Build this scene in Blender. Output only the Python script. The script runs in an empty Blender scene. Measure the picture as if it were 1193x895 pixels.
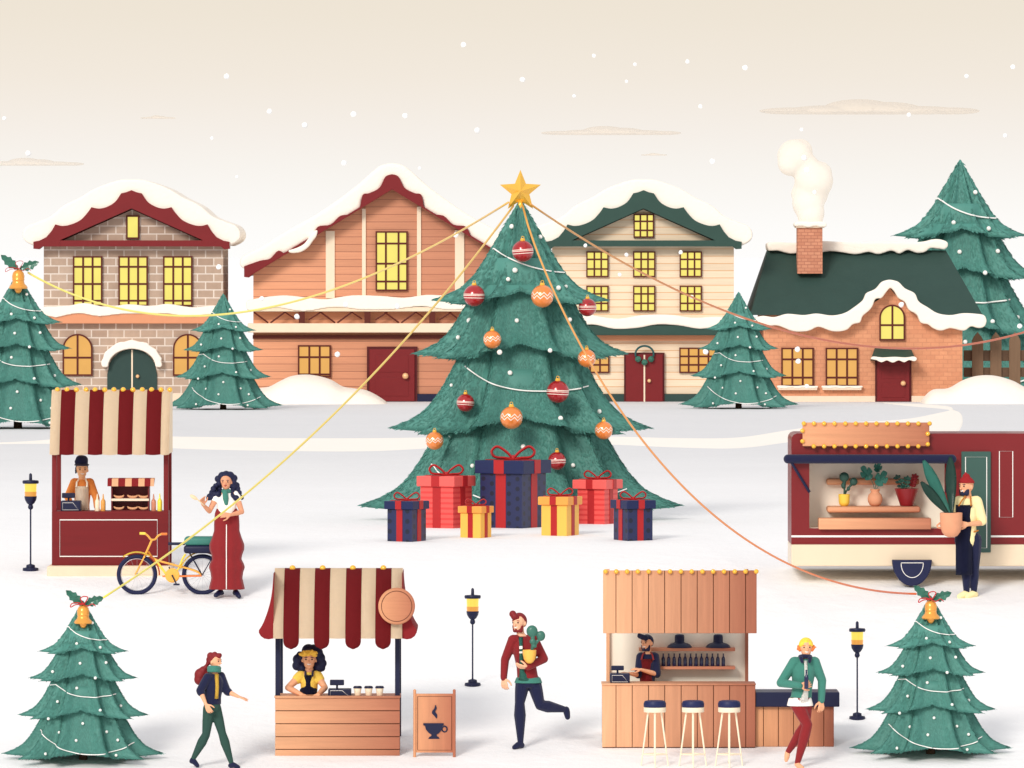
import bpy, bmesh, math, random
from mathutils import Vector, Matrix
random.seed(7)
C = bpy.context.scene.collection
SC = bpy.context.scene
F = 9000.0; CX = 596.5; HY = 300.0      # lens in photo pixels, centre column, eye level row
PI = math.pi

# ---------------------------------------------------------------- terrain
_T = [(60,-10.4),(80,-9.2),(92,-7.75),(98,-7.1),(101.7,-6.72),(107.1,-5.95),(113.2,-4.97),(115.4,-4.66),(119,-4.48),(125,-4.375),
      (150,-4.33),(195.6,-4.24),(225,-4.2),(256,-4.2),(262,-3.6),(274,-.5),(280,-.1),(300,-.1)]
def _tan():
    n = len(_T); m = []
    d = [(_T[i+1][1]-_T[i][1])/(_T[i+1][0]-_T[i][0]) for i in range(n-1)]
    for i in range(n):
        if i == 0: m.append(d[0])
        elif i == n-1: m.append(0.0)
        else: m.append(0 if d[i-1]*d[i] <= 0 else 2*d[i-1]*d[i]/(d[i-1]+d[i]))
    return m
_M = _tan()
def zg(D):
    if D <= _T[0][0]: return _T[0][1]
    if D >= _T[-1][0]: return _T[-1][1]
    for i in range(len(_T)-1):
        if D <= _T[i+1][0]:
            h = _T[i+1][0]-_T[i][0]; t = (D-_T[i][0])/h
            return ((2*t**3-3*t*t+1)*_T[i][1] + (t**3-2*t*t+t)*h*_M[i] + (-2*t**3+3*t*t)*_T[i+1][1] + (t**3-t*t)*h*_M[i+1])
def D_of(py):
    a, b = 88.0, 20000.0
    for _ in range(60):
        m = .5*(a+b)
        if HY - zg(m)*F/m > py: a = m
        else: b = m
    return .5*(a+b)

class Fr:
    """a measuring frame: reading (x, y) of one enlargement + distance d in metres behind the thing's front -> local metres"""
    def __init__(s, ox, oy, sc, ax, ay, D=None, dz=0):
        s.ox, s.oy, s.sc, s.ax, s.ay = ox, oy, sc, ax, ay
        px, py = ox+ax/sc, oy+ay/sc
        s.D = D_of(py) if D is None else D
        s.k = s.D/F/sc; s.dsh = 0.0
        s.loc = Vector(((px-CX)*s.D/F, s.D, (HY-py)*s.D/F))
    def v(s, x, y, d=0.0):
        return Vector(((x-s.ax)*s.k, d+s.dsh, (s.ay-y)*s.k))
    def at(s, x, y):          # the same frame, another anchor
        return Fr(s.ox, s.oy, s.sc, x, y)

# ---------------------------------------------------------------- objects
def thing(name, label, cat, fr, group=None):
    o = bpy.data.objects.new(name, None); C.objects.link(o)
    o.location = fr.loc if isinstance(fr, Fr) else fr
    o.empty_display_size = .2
    return tag(o, label, cat, group)
def tag(o, label, cat, group=None):
    o['label'] = label; o['category'] = cat
    if group: o['group'] = group
    return o
def obj(name, bm, m, parent=None, smooth=False, loc=None, mods=None):
    bmesh.ops.recalc_face_normals(bm, faces=bm.faces[:])
    me = bpy.data.meshes.new(name); bm.to_mesh(me); bm.free()
    o = bpy.data.objects.new(name, me); C.objects.link(o)
    if m is not None: me.materials.append(m)
    if parent is not None: o.parent = parent
    if loc is not None: o.location = loc
    if mods:
        for (vox, it, fac) in [mods]:
            r = o.modifiers.new('r', 'REMESH'); r.mode = 'VOXEL'; r.voxel_size = vox; r.use_smooth_shade = True
            if it:
                sm = o.modifiers.new('s', 'SMOOTH'); sm.iterations = it; sm.factor = fac
        dg = bpy.context.evaluated_depsgraph_get()
        nm = bpy.data.meshes.new_from_object(o.evaluated_get(dg))
        o.modifiers.clear(); o.data = nm; bpy.data.meshes.remove(me); nm.name = name
        if m is not None and len(nm.materials) == 0: nm.materials.append(m)
        smooth = True; me = nm
    if smooth:
        me.polygons.foreach_set('use_smooth', [True]*len(me.polygons)); me.update()
        if smooth == 'auto':
            try: me.set_sharp_from_angle(angle=math.radians(38))
            except Exception: pass
    return o
def dup(root, loc, label=None, group=None, rz=None, sc=None):
    r = root.copy(); C.objects.link(r); r.location = loc
    if label: r['label'] = label
    if group: r['group'] = group
    if rz is not None: r.rotation_euler.z = rz
    if sc is not None: r.scale = sc if not isinstance(sc, (int, float)) else (sc, sc, sc)
    for ch in list(root.children):
        c = ch.copy(); C.objects.link(c); c.parent = r
        for g in ch.children:
            d = g.copy(); C.objects.link(d); d.parent = c
    return r

# ---------------------------------------------------------------- shapes
B = bmesh.new
def prism(bm, fr, pts, d0, d1, bev=0):
    return prism_v(bm, [fr.v(x, y, d0) for x, y in pts], Vector((0, d1-d0, 0)), bev)
def prism_v(bm, front, off, bev=0):
    t = bmesh.new()
    a = [t.verts.new(p) for p in front]; b = [t.verts.new(p+off) for p in front]
    n = len(a)
    fa = t.faces.new(a); fb = t.faces.new(b[::-1])
    for i in range(n): t.faces.new((a[i], b[i], b[(i+1) % n], a[(i+1) % n]))
    bmesh.ops.recalc_face_normals(t, faces=t.faces[:])
    if bev:
        bmesh.ops.bevel(t, geom=list(set(fa.edges[:]+fb.edges[:])), offset=bev, segments=2, affect='EDGES', profile=.5, clamp_overlap=True)
    if n > 4:
        bmesh.ops.triangulate(t, faces=[f for f in t.faces if len(f.verts) > 4])
    merge(bm, t)
def merge(bm, t, mtx=None):
    if mtx is not None: bmesh.ops.transform(t, matrix=mtx, verts=t.verts[:])
    me = bpy.data.meshes.new('tmp'); t.to_mesh(me); t.free(); bm.from_mesh(me); bpy.data.meshes.remove(me)
def boxm(bm, lo, hi, bev=0, seg=2):
    t = bmesh.new()
    bmesh.ops.create_cube(t, size=1)
    lo, hi = Vector(lo), Vector(hi)
    for v in t.verts: v.co = Vector([lo[i]+(v.co[i]+.5)*(hi[i]-lo[i]) for i in range(3)])
    if bev: bmesh.ops.bevel(t, geom=t.edges[:], offset=bev, segments=seg, affect='EDGES', profile=.5, clamp_overlap=True)
    merge(bm, t)
def box(bm, fr, x0, y0, x1, y1, d0, d1, bev=0, seg=2):
    a, b = fr.v(x0, y1, d0), fr.v(x1, y0, d1)
    boxm(bm, a, b, bev, seg)
def frame_axes(d):
    d = d.normalized()
    u = Vector((0, 0, 1)) if abs(d.z) < .9 else Vector((1, 0, 0))
    a = d.cross(u).normalized(); return a, d.cross(a).normalized()
def tubev(bm, pts, r, seg=8, closed=False):
    n = len(pts); rs = r if isinstance(r, (list, tuple)) else [r]*n
    rings = []; pa = None
    for i, p in enumerate(pts):
        if closed: d = pts[(i+1) % n]-pts[i-1]
        else: d = pts[min(i+1, n-1)]-pts[max(i-1, 0)]
        if d.length < 1e-9: d = Vector((0, 0, 1))
        d.normalize()
        if pa is None: a, _ = frame_axes(d)
        else:
            a = pa-d*pa.dot(d)
            if a.length < 1e-6: a, _ = frame_axes(d)
            a.normalize()
        pa = a; b = d.cross(a)
        rings.append([bm.verts.new(p+(a*math.cos(2*PI*j/seg)+b*math.sin(2*PI*j/seg))*rs[i]) for j in range(seg)])
    for i in range(n if closed else n-1):
        A, Bq = rings[i], rings[(i+1) % n]
        for j in range(seg): bm.faces.new((A[j], A[(j+1) % seg], Bq[(j+1) % seg], Bq[j]))
    if not closed:
        bm.faces.new(rings[0][::-1]); bm.faces.new(rings[-1])
def tube(bm, fr, pts, r, seg=8, closed=False):
    rr = [q*fr.k for q in r] if isinstance(r, (list, tuple)) else r*fr.k
    tubev(bm, [fr.v(*p) for p in pts], rr, seg, closed)
def capsule(bm, p0, r0, p1, r1, seg=10, hem=3, flat=None):
    d = p1-p0
    if d.length < 1e-6: d = Vector((0, 0, 1e-4))
    a, b = frame_axes(d); dn = d.normalized()
    prof = [(p0, r0, -PI/2+PI/2*i/hem) for i in range(hem+1)]+[(p1, r1, PI/2*i/hem) for i in range(hem+1)]
    rings = []
    for (p, r, t) in prof:
        c = p+dn*(math.sin(t)*r); q = max(math.cos(t)*r, r*.02)
        rings.append([bm.verts.new(c+(a*math.cos(2*PI*j/seg)+b*math.sin(2*PI*j/seg))*q) for j in range(seg)])
    for A, Bq in zip(rings, rings[1:]):
        for j in range(seg): bm.faces.new((A[j], A[(j+1) % seg], Bq[(j+1) % seg], Bq[j]))
    bm.faces.new(rings[0][::-1]); bm.faces.new(rings[-1])
def chain(bm, pr):
    for (p0, r0), (p1, r1) in zip(pr, pr[1:]): capsule(bm, p0, r0, p1, r1)
def ellip(bm, c, r, seg=14, rings=9, rz=0, ry=0):
    t = bmesh.new(); bmesh.ops.create_uvsphere(t, u_segments=seg, v_segments=rings, radius=1)
    if isinstance(r, (int, float)): r = (r, r, r)
    m = Matrix.Translation(c) @ Matrix.Rotation(rz, 4, 'Z') @ Matrix.Rotation(ry, 4, 'Y') @ Matrix.Diagonal((r[0], r[1], r[2], 1))
    merge(bm, t, m)
def ball(bm, fr, x, y, d, r, seg=14, rings=9): ellip(bm, fr.v(x, y, d), r*fr.k, seg, rings)
def lathev(bm, c, prof, seg=24):
    """prof: (radius, z) bottom to top in metres"""
    rings = [[bm.verts.new(c+Vector((max(r, 1e-4)*math.cos(2*PI*j/seg), max(r, 1e-4)*math.sin(2*PI*j/seg), z))) for j in range(seg)] for r, z in prof]
    for A, Bq in zip(rings, rings[1:]):
        for j in range(seg): bm.faces.new((A[j], A[(j+1) % seg], Bq[(j+1) % seg], Bq[j]))
    bm.faces.new(rings[0][::-1]); bm.faces.new(rings[-1])
def lathe(bm, fr, cx, d, prof, seg=24):
    """prof: (radius, y reading)"""
    c = fr.v(cx, fr.ay, d); lathev(bm, c, [(r*fr.k, (fr.ay-y)*fr.k) for r, y in prof], seg)
def loft(bm, rings, seg=20):
    """rings: (centre, rx, ry) horizontal ellipses"""
    R = [[bm.verts.new(c+Vector((rx*math.cos(2*PI*j/seg), ry*math.sin(2*PI*j/seg), 0))) for j in range(seg)] for c, rx, ry in rings]
    for A, Bq in zip(R, R[1:]):
        for j in range(seg): bm.faces.new((A[j], A[(j+1) % seg], Bq[(j+1) % seg], Bq[j]))
    bm.faces.new(R[0][::-1]); bm.faces.new(R[-1])
def spline(pts, n=6, closed=False):
    out = []; N = len(pts)
    for i in range(N if closed else N-1):
        p = [pts[(i+k) % N] if closed else pts[min(max(i+k, 0), N-1)] for k in (-1, 0, 1, 2)]
        for j in range(n):
            t = j/n
            out.append(tuple(.5*((2*p[1][q])+(-p[0][q]+p[2][q])*t+(2*p[0][q]-5*p[1][q]+4*p[2][q]-p[3][q])*t*t+(-p[0][q]+3*p[1][q]-3*p[2][q]+p[3][q])*t**3) for q in range(len(p[0]))))
    if not closed: out.append(tuple(pts[-1]))
    return out
def mirror(pts, cx): return [(2*cx-x, y) for x, y in pts[::-1]]

# ---------------------------------------------------------------- materials
def lin(c):
    f = lambda v: v/12.92 if v <= .04045 else ((v+.055)/1.055)**2.4
    return tuple(f(x/255) for x in c)+(1,)
def newmat(name):
    m = bpy.data.materials.new(name); m.use_nodes = True
    nt = m.node_tree; p = nt.nodes['Principled BSDF']
    return m, nt, p
def N(nt, t, **kw):
    n = nt.nodes.new(t)
    for k, v in kw.items():
        if k.startswith('i_'):
            key = k[2:]; n.inputs[int(key) if key.isdigit() else key.replace('_', ' ')].default_value = v
        else: setattr(n, k, v)
    return n
def mathn(nt, op, a, b=None, c=None):
    n = N(nt, 'ShaderNodeMath', operation=op)
    for i, q in enumerate((a, b, c)):
        if q is None: continue
        if isinstance(q, (int, float)): n.inputs[i].default_value = q
        else: nt.links.new(q, n.inputs[i])
    return n.outputs[0]
def mixc(nt, f, a, b):
    n = N(nt, 'ShaderNodeMix', data_type='RGBA')
    for i, q in ((0, f), (6, a), (7, b)):
        if isinstance(q, (int, float, tuple)): n.inputs[i].default_value = q
        else: nt.links.new(q, n.inputs[i])
    return n.outputs[2]
def vary(nt, col, amt, scale, island=0):
    tc = N(nt, 'ShaderNodeTexCoord')
    nz = N(nt, 'ShaderNodeTexNoise', i_Scale=scale, i_Detail=6.0, i_Roughness=.6); nt.links.new(tc.outputs['Object'], nz.inputs['Vector'])
    f = mathn(nt, 'MULTIPLY_ADD', nz.outputs['Fac'], 2*amt, 1-amt)
    if island:
        g = N(nt, 'ShaderNodeNewGeometry')
        f = mathn(nt, 'MULTIPLY', f, mathn(nt, 'MULTIPLY_ADD', g.outputs['Random Per Island'], 2*island, 1-island))
    h = N(nt, 'ShaderNodeVectorMath', operation='SCALE')
    if isinstance(col, tuple): h.inputs[0].default_value = col[:3]
    else: nt.links.new(col, h.inputs[0])
    nt.links.new(f, h.inputs['Scale'])
    return h.outputs[0], nz.outputs['Fac'], tc
def bumpn(nt, p, h, strength, dist=.01):
    b = N(nt, 'ShaderNodeBump', i_Strength=strength, i_Distance=dist)
    nt.links.new(h, b.inputs['Height']); nt.links.new(b.outputs[0], p.inputs['Normal'])
_mats = {}
def mat(name, col, rough=.6, var=.1, scale=6, bump=.15, metal=0, island=0, coat=0, sheen=0, spec=.3):
    if name in _mats: return _mats[name]
    m, nt, p = newmat(name); c = lin(col)
    o, nz, tc = vary(nt, c, var, scale, island)
    nt.links.new(o, p.inputs['Base Color'])
    p.inputs['Roughness'].default_value = rough; p.inputs['Metallic'].default_value = metal; p.inputs['Specular IOR Level'].default_value = spec
    if coat: p.inputs['Coat Weight'].default_value = coat
    if sheen: p.inputs['Sheen Weight'].default_value = sheen
    if bump:
        n2 = N(nt, 'ShaderNodeTexNoise', i_Scale=scale*7, i_Detail=4.0); nt.links.new(tc.outputs['Object'], n2.inputs['Vector'])
        bumpn(nt, p, n2.outputs['Fac'], bump, .006)
    _mats[name] = m; return m
def woodmat(name, c0, c1=None, along='X', island=.1, streak=14, width=1.0, x0=0.0):
    """boards: grain streaks along an axis, each board its own tint, colour darkening from c0 to c1 along x"""
    if name in _mats: return _mats[name]
    m, nt, p = newmat(name)
    tc = N(nt, 'ShaderNodeTexCoord'); sp = N(nt, 'ShaderNodeSeparateXYZ'); nt.links.new(tc.outputs['Object'], sp.inputs[0])
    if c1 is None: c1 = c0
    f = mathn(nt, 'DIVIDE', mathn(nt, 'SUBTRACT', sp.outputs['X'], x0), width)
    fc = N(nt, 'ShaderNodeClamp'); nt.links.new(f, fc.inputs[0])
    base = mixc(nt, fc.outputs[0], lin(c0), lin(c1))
    mp = N(nt, 'ShaderNodeMapping'); nt.links.new(tc.outputs['Object'], mp.inputs[0])
    mp.inputs['Scale'].default_value = {'X': (.6, 1, 1), 'Z': (1, 1, .05), 'XX': (.05, 1, 1)}[along]
    nz = N(nt, 'ShaderNodeTexNoise', i_Scale=float(streak), i_Detail=5.0, i_Roughness=.65, i_Distortion=.4); nt.links.new(mp.outputs[0], nz.inputs['Vector'])
    g = N(nt, 'ShaderNodeNewGeometry')
    k = mathn(nt, 'MULTIPLY', mathn(nt, 'MULTIPLY_ADD', nz.outputs['Fac'], .5, .75), mathn(nt, 'MULTIPLY_ADD', g.outputs['Random Per Island'], 2*island, 1-island))
    h = N(nt, 'ShaderNodeVectorMath', operation='SCALE'); nt.links.new(base, h.inputs[0]); nt.links.new(k, h.inputs['Scale'])
    nt.links.new(h.outputs[0], p.inputs['Base Color']); p.inputs['Roughness'].default_value = .55; p.inputs['Specular IOR Level'].default_value = .25
    bumpn(nt, p, nz.outputs['Fac'], .25, .004)
    _mats[name] = m; return m
def glow(name, col, strength, rough=.25, var=.12):
    if name in _mats: return _mats[name]
    m, nt, p = newmat(name); c = lin(col)
    tc = N(nt, 'ShaderNodeTexCoord'); nz = N(nt, 'ShaderNodeTexNoise', i_Scale=1.6, i_Detail=2.0); nt.links.new(tc.outputs['Object'], nz.inputs['Vector'])
    f = mathn(nt, 'MULTIPLY_ADD', nz.outputs['Fac'], 2*var*strength, strength*(1-var))
    p.inputs['Base Color'].default_value = tuple(x*.12 for x in c[:3])+(1,)
    p.inputs['Emission Color'].default_value = c; nt.links.new(f, p.inputs['Emission Strength'])
    p.inputs['Roughness'].default_value = rough
    _mats[name] = m; return m
def brickmat(name, c1, c2, mortar, bw, bh, ms=.02, rough=.85, bump=.5):
    m, nt, p = newmat(name)
    tc = N(nt, 'ShaderNodeTexCoord'); sp = N(nt, 'ShaderNodeSeparateXYZ'); nt.links.new(tc.outputs['Object'], sp.inputs[0])
    cb = N(nt, 'ShaderNodeCombineXYZ'); nt.links.new(mathn(nt, 'ADD', sp.outputs['X'], sp.outputs['Y']), cb.inputs[0]); nt.links.new(sp.outputs['Z'], cb.inputs[1])
    br = N(nt, 'ShaderNodeTexBrick'); nt.links.new(cb.outputs[0], br.inputs['Vector'])
    br.inputs['Color1'].default_value = lin(c1); br.inputs['Color2'].default_value = lin(c2); br.inputs['Mortar'].default_value = lin(mortar)
    br.inputs['Scale'].default_value = 1; br.inputs['Mortar Size'].default_value = ms; br.inputs['Mortar Smooth'].default_value = .3
    br.inputs['Brick Width'].default_value = bw; br.inputs['Row Height'].default_value = bh
    o, nz, _ = vary(nt, br.outputs['Color'], .16, 5)
    nt.links.new(o, p.inputs['Base Color']); p.inputs['Roughness'].default_value = rough
    h = mathn(nt, 'SUBTRACT', mathn(nt, 'MULTIPLY', nz, .4), br.outputs['Fac'])
    bumpn(nt, p, h, bump, .02)
    return m
def sidingmat(name, c0, c1, line, period, width, x0, lw=.07):
    m, nt, p = newmat(name)
    tc = N(nt, 'ShaderNodeTexCoord'); sp = N(nt, 'ShaderNodeSeparateXYZ'); nt.links.new(tc.outputs['Object'], sp.inputs[0])
    fz = mathn(nt, 'FRACT', mathn(nt, 'DIVIDE', sp.outputs['Z'], period))
    row = mathn(nt, 'FLOOR', mathn(nt, 'DIVIDE', sp.outputs['Z'], period))
    wn = N(nt, 'ShaderNodeTexWhiteNoise', noise_dimensions='1D'); nt.links.new(row, wn.inputs['W'])
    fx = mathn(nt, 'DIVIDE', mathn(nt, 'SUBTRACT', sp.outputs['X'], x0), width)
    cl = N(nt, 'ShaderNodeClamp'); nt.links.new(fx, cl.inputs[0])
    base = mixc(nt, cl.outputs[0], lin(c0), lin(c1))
    isl = mathn(nt, 'LESS_THAN', fz, lw)
    mp = N(nt, 'ShaderNodeMapping'); nt.links.new(tc.outputs['Object'], mp.inputs[0]); mp.inputs['Scale'].default_value = (.25, 1, 6)
    nz = N(nt, 'ShaderNodeTexNoise', i_Scale=4.0, i_Detail=6.0); nt.links.new(mp.outputs[0], nz.inputs['Vector'])
    k = mathn(nt, 'MULTIPLY', mathn(nt, 'MULTIPLY_ADD', nz.outputs['Fac'], .3, .85), mathn(nt, 'MULTIPLY_ADD', wn.outputs['Value'], .12, .94))
    h = N(nt, 'ShaderNodeVectorMath', operation='SCALE'); nt.links.new(base, h.inputs[0]); nt.links.new(k, h.inputs['Scale'])
    nt.links.new(mixc(nt, isl, h.outputs[0], lin(line)), p.inputs['Base Color']); p.inputs['Roughness'].default_value = .7
    ht = mathn(nt, 'MULTIPLY', mathn(nt, 'SUBTRACT', 1.0, fz), mathn(nt, 'SUBTRACT', 1.0, isl))
    bumpn(nt, p, ht, .35, .02)
    return m

RED = mat('dark_red_paint', (118, 24, 28), .45, .1, 3); DEEPRED = mat('deep_red_paint', (102, 19, 24), .45, .1, 3)
NAVY = mat('navy_paint', (20, 25, 58), .45, .12, 5); NAVYC = mat('navy_cloth', (21, 26, 60), .9, .12, 30, .4, sheen=.2)
CREAM = mat('cream_paint', (236, 216, 190), .6, .06, 3); SNOW = None
PLINTH = mat('pale_plinth', (234, 212, 188), .8, .08, 4)
FRAME = mat('window_brown', (88, 28, 14), .5, .1, 4)
GREEND = mat('dark_green_paint', (42, 66, 62), .5, .12, 3)
ORANGE = mat('terracotta_band', (218, 148, 110), .7, .08, 3)
WHITE = mat('white_paint', (250, 246, 240), .5, .03, 4)
GOLD = mat('gold_bulb', (244, 184, 62), .25, .06, 3, 0, metal=.15, coat=.6)
COPPER = mat('copper_wood', (216, 150, 112), .5, .12, 4)
KNOB = mat('brass_knob', (240, 190, 140), .3, .05, 4, 0, metal=.2)
LIT = glow('lit_window', (250, 234, 116), .86); LITLOW = glow('lit_window_low', (238, 178, 92), .84)
SKIN = {n: mat('skin_'+n, c, .55, .05, 9, .1) for n, c in dict(fair=(242, 186, 150), tan=(238, 174, 134), brown=(222, 156, 120), pale=(246, 205, 180), amber=(248, 188, 140)).items()}
def snowmat(name, col, bump=.35):
    m, nt, p = newmat(name); c = lin(col)
    o, nz, tc = vary(nt, c, .03, 1.2)
    nt.links.new(o, p.inputs['Base Color']); p.inputs['Roughness'].default_value = .75
    p.inputs['Subsurface Weight'].default_value = 0.0
    n2 = N(nt, 'ShaderNodeTexNoise', i_Scale=9.0, i_Detail=8.0, i_Roughness=.65); nt.links.new(tc.outputs['Object'], n2.inputs['Vector'])
    bumpn(nt, p, n2.outputs['Fac'], bump, .05)
    return m
SNOW = snowmat('fresh_snow_cream', (248, 238, 225))
# ---------------------------------------------------------------- camera, sky, sun
cam = bpy.data.cameras.new('camera'); co = bpy.data.objects.new('camera', cam); C.objects.link(co); SC.camera = co
co.rotation_euler = (PI/2, 0, 0); cam.sensor_width = 36; cam.sensor_fit = 'HORIZONTAL'
cam.lens = 36*F/1193; cam.shift_y = -(447.5-HY)/1193; cam.clip_start = 1; cam.clip_end = 60000
SC.view_settings.view_transform = 'Standard'; SC.view_settings.look = 'None'; SC.view_settings.gamma = 1; SC.view_settings.use_curve_mapping = False
SC.view_settings.exposure = 0.0
SUN_EL, SUN_AZ = math.radians(28), math.radians(-24)     # behind the camera's left shoulder
w = bpy.data.worlds.new('World'); SC.world = w; w.use_nodes = True
nt = w.node_tree; bg = nt.nodes['Background']
tc = N(nt, 'ShaderNodeTexCoord'); sp = N(nt, 'ShaderNodeSeparateXYZ'); nt.links.new(tc.outputs['Generated'], sp.inputs[0])
rp = N(nt, 'ShaderNodeValToRGB'); nt.links.new(sp.outputs['Z'], rp.inputs[0])
els = rp.color_ramp.elements
def stop(p, c, k=1.0):
    e = els.new(p); e.color = tuple(x*k for x in lin(c)[:3])+(1,)
els[0].position = 0; els[0].color = tuple(lin((255, 254, 252)))
els[1].position = 1.0; els[1].color = (.72, .72, .73, 1)
for p, c in ((.004, (254, 252, 249)), (.0111, (249, 245, 239)), (.0167, (246, 239, 231)), (.0225, (243, 234, 222)), (.0333, (238, 228, 212)), (.06, (238, 228, 212))): stop(p, c)
e = els.new(.3); e.color = (.76, .75, .75, 1)
sky = N(nt, 'ShaderNodeTexSky', sky_type='NISHITA'); sky.sun_disc = False; sky.sun_elevation = SUN_EL; sky.sun_rotation = math.radians(180)-SUN_AZ
hi = N(nt, 'ShaderNodeMapRange', interpolation_type='SMOOTHSTEP'); nt.links.new(sp.outputs['Z'], hi.inputs[0]); hi.inputs[1].default_value = .08; hi.inputs[2].default_value = .5; hi.inputs[3].default_value = 0; hi.inputs[4].default_value = .02
ns = N(nt, 'ShaderNodeVectorMath', operation='SCALE'); nt.links.new(sky.outputs[0], ns.inputs[0]); nt.links.new(hi.outputs[0], ns.inputs['Scale'])
ad = N(nt, 'ShaderNodeVectorMath', operation='ADD'); nt.links.new(rp.outputs[0], ad.inputs[0]); nt.links.new(ns.outputs[0], ad.inputs[1])
nt.links.new(ad.outputs[0], bg.inputs[0]); bg.inputs[1].default_value = 1.0
sun = bpy.data.lights.new('sun', 'SUN'); so = bpy.data.objects.new('sun', sun); C.objects.link(so)
sun.energy = 2.1; sun.angle = math.radians(16); sun.color = (1, .95, .88)
sd = Vector((math.sin(SUN_AZ)*math.cos(SUN_EL), -math.cos(SUN_AZ)*math.cos(SUN_EL), math.sin(SUN_EL)))
so.rotation_euler = sd.to_track_quat('Z', 'Y').to_euler()

# ---------------------------------------------------------------- snow ground
m, nt, p = newmat('trodden_snow')
tcw = N(nt, 'ShaderNodeTexCoord'); spw = N(nt, 'ShaderNodeSeparateXYZ'); nt.links.new(tcw.outputs['Object'], spw.inputs[0])
nzw = N(nt, 'ShaderNodeTexNoise', i_Scale=.12, i_Detail=4.0); nt.links.new(tcw.outputs['Object'], nzw.inputs['Vector'])
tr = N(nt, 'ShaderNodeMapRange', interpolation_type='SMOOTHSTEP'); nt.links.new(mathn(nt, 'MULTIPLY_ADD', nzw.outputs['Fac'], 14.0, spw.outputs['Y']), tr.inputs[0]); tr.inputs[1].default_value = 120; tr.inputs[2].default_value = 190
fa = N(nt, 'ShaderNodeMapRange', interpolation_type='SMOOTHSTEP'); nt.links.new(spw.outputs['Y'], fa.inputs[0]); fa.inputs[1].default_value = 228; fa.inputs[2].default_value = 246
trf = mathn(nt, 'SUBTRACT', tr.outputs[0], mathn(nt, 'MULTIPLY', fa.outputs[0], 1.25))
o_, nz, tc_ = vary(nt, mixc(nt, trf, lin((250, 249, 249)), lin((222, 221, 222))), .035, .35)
nt.links.new(o_, p.inputs['Base Color']); p.inputs['Roughness'].default_value = .8
n2 = N(nt, 'ShaderNodeTexNoise', i_Scale=2.2, i_Detail=9.0, i_Roughness=.62); nt.links.new(tc_.outputs['Object'], n2.inputs['Vector'])
bumpn(nt, p, n2.outputs['Fac'], .35, .12)
GROUND = m
bm = B()
ys = [-200, -100, 0, 20, 40, 60, 70, 80, 85, 90]+[90+.3*i for i in range(1, 134)]
while ys[-1] < 240: ys.append(ys[-1]+.8)
while ys[-1] < 26000: ys.append(ys[-1]*1.12)
xs = [-9000, -3000, -1000, -300, -100, -50]+[-30+1.0*i for i in range(61)]+[50, 100, 300, 1000, 3000, 9000]
grid = [[bm.verts.new((x, y, zg(y))) for x in xs] for y in ys]
for a, b in zip(grid, grid[1:]):
    for i in range(len(xs)-1): bm.faces.new((a[i], a[i+1], b[i+1], b[i]))
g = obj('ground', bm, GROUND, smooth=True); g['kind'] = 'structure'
# the winding path of fresh cream snow
PATHM = snowmat('fresh_snow_path', (252, 245, 235), .2)
bm = B()
cl = [(-60, 518, 2), (25, 516, 3), (120, 513, 12), (220, 516, 17), (330, 518, 18), (440, 518, 18), (560, 514, 12), (690, 513, 11), (790, 516, 13),
      (860, 516, 15), (920, 508, 17), (980, 500, 17), (1050, 498, 22), (1092, 494, 30), (1118, 484, 26), (1100, 476, 9), (1060, 472.5, 6), (1030, 470, 3)]
pts = spline(cl, 14)
prev = None
def gp(x, y, up=.014):
    D = D_of(y); return Vector(((x-CX)*D/F, D, zg(D)+up))
top = [(x, y-h/2) for x, y, h in pts[:14*14]]; bot = [(x, y+h/2) for x, y, h in pts[:14*14]]
def sheet(cols):
    pv = None
    for (x0, y0), (x1, y1) in cols:
        cur = [bm.verts.new(gp(x0+(x1-x0)*t/10, y0+(y1-y0)*t/10, -.03 if t in (0, 10) else .006)) for t in range(11)]
        if pv:
            for j in range(10): bm.faces.new((pv[j], pv[j+1], cur[j+1], cur[j]))
        pv = cur
end = spline([(1092, 479, 1092, 509), (1104, 476, 1113, 508), (1108, 474, 1121, 500), (1106, 473, 1123, 490), (1096, 472, 1119, 481), (1070, 470.5, 1100, 477), (1040, 469.5, 1060, 473.5), (1024, 468.8, 1030, 470)], 6)
sheet(list(zip(top, bot))[:14*12+8]+[((a, b), (c, d)) for a, b, c, d in end])
o = obj('snow_path', bm, PATHM, smooth=True); o['kind'] = 'structure'

# ---------------------------------------------------------------- faint clouds and falling snow
def skymat(name, col, alpha=1.0):
    m, nt, p = newmat(name); p.inputs['Base Color'].default_value = lin(col); p.inputs['Roughness'].default_value = 1
    p.inputs['Specular IOR Level'].default_value = 0; p.inputs['Alpha'].default_value = alpha
    return m
CLOUD = skymat('cloud_vapour', (226, 212, 194), .3)
for (x, y, wd, ht, lab) in ((1013, 131, 248, 17, 'broadest faint beige cloud bank, in the sky right of the chimney smoke'), (712, 156, 158, 10, 'middle-sized faint beige cloud, in the sky right of the golden star'),
                       (35, 192, 122, 9, 'faint beige cloud low in the sky above the brick house\'s left side'), (184, 138, 40, 4, 'tiny thin cloud wisp high above the brick house'), (762, 181, 30, 3, 'tiniest thin cloud wisp above the green-roofed cream house')):
    D = 500; k = D/F
    loc = Vector(((x-CX)*k, D, (HY-y)*k))
    t = B()
    for (u, h, r) in ((-.36, .35, .16), (-.2, .5, .18), (-.05, .95, .17), (.08, .75, .17), (.24, .45, .18), (.38, .35, .14)):
        ellip(t, Vector((u*wd*k, 0, h*ht*k*.25)), (r*wd*k, .2*wd*k, h*ht*k*.7), 20, 12)
    ellip(t, Vector((0, 0, 0)), (.5*wd*k, .22*wd*k, ht*k*.16), 24, 10)
    for v in t.verts: v.co.z = max(v.co.z, -.12*ht*k)
    tag(obj('cloud', t, CLOUD, loc=loc, mods=(.012*max(wd/60, 1), 8, .5)), lab, 'cloud')
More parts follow.
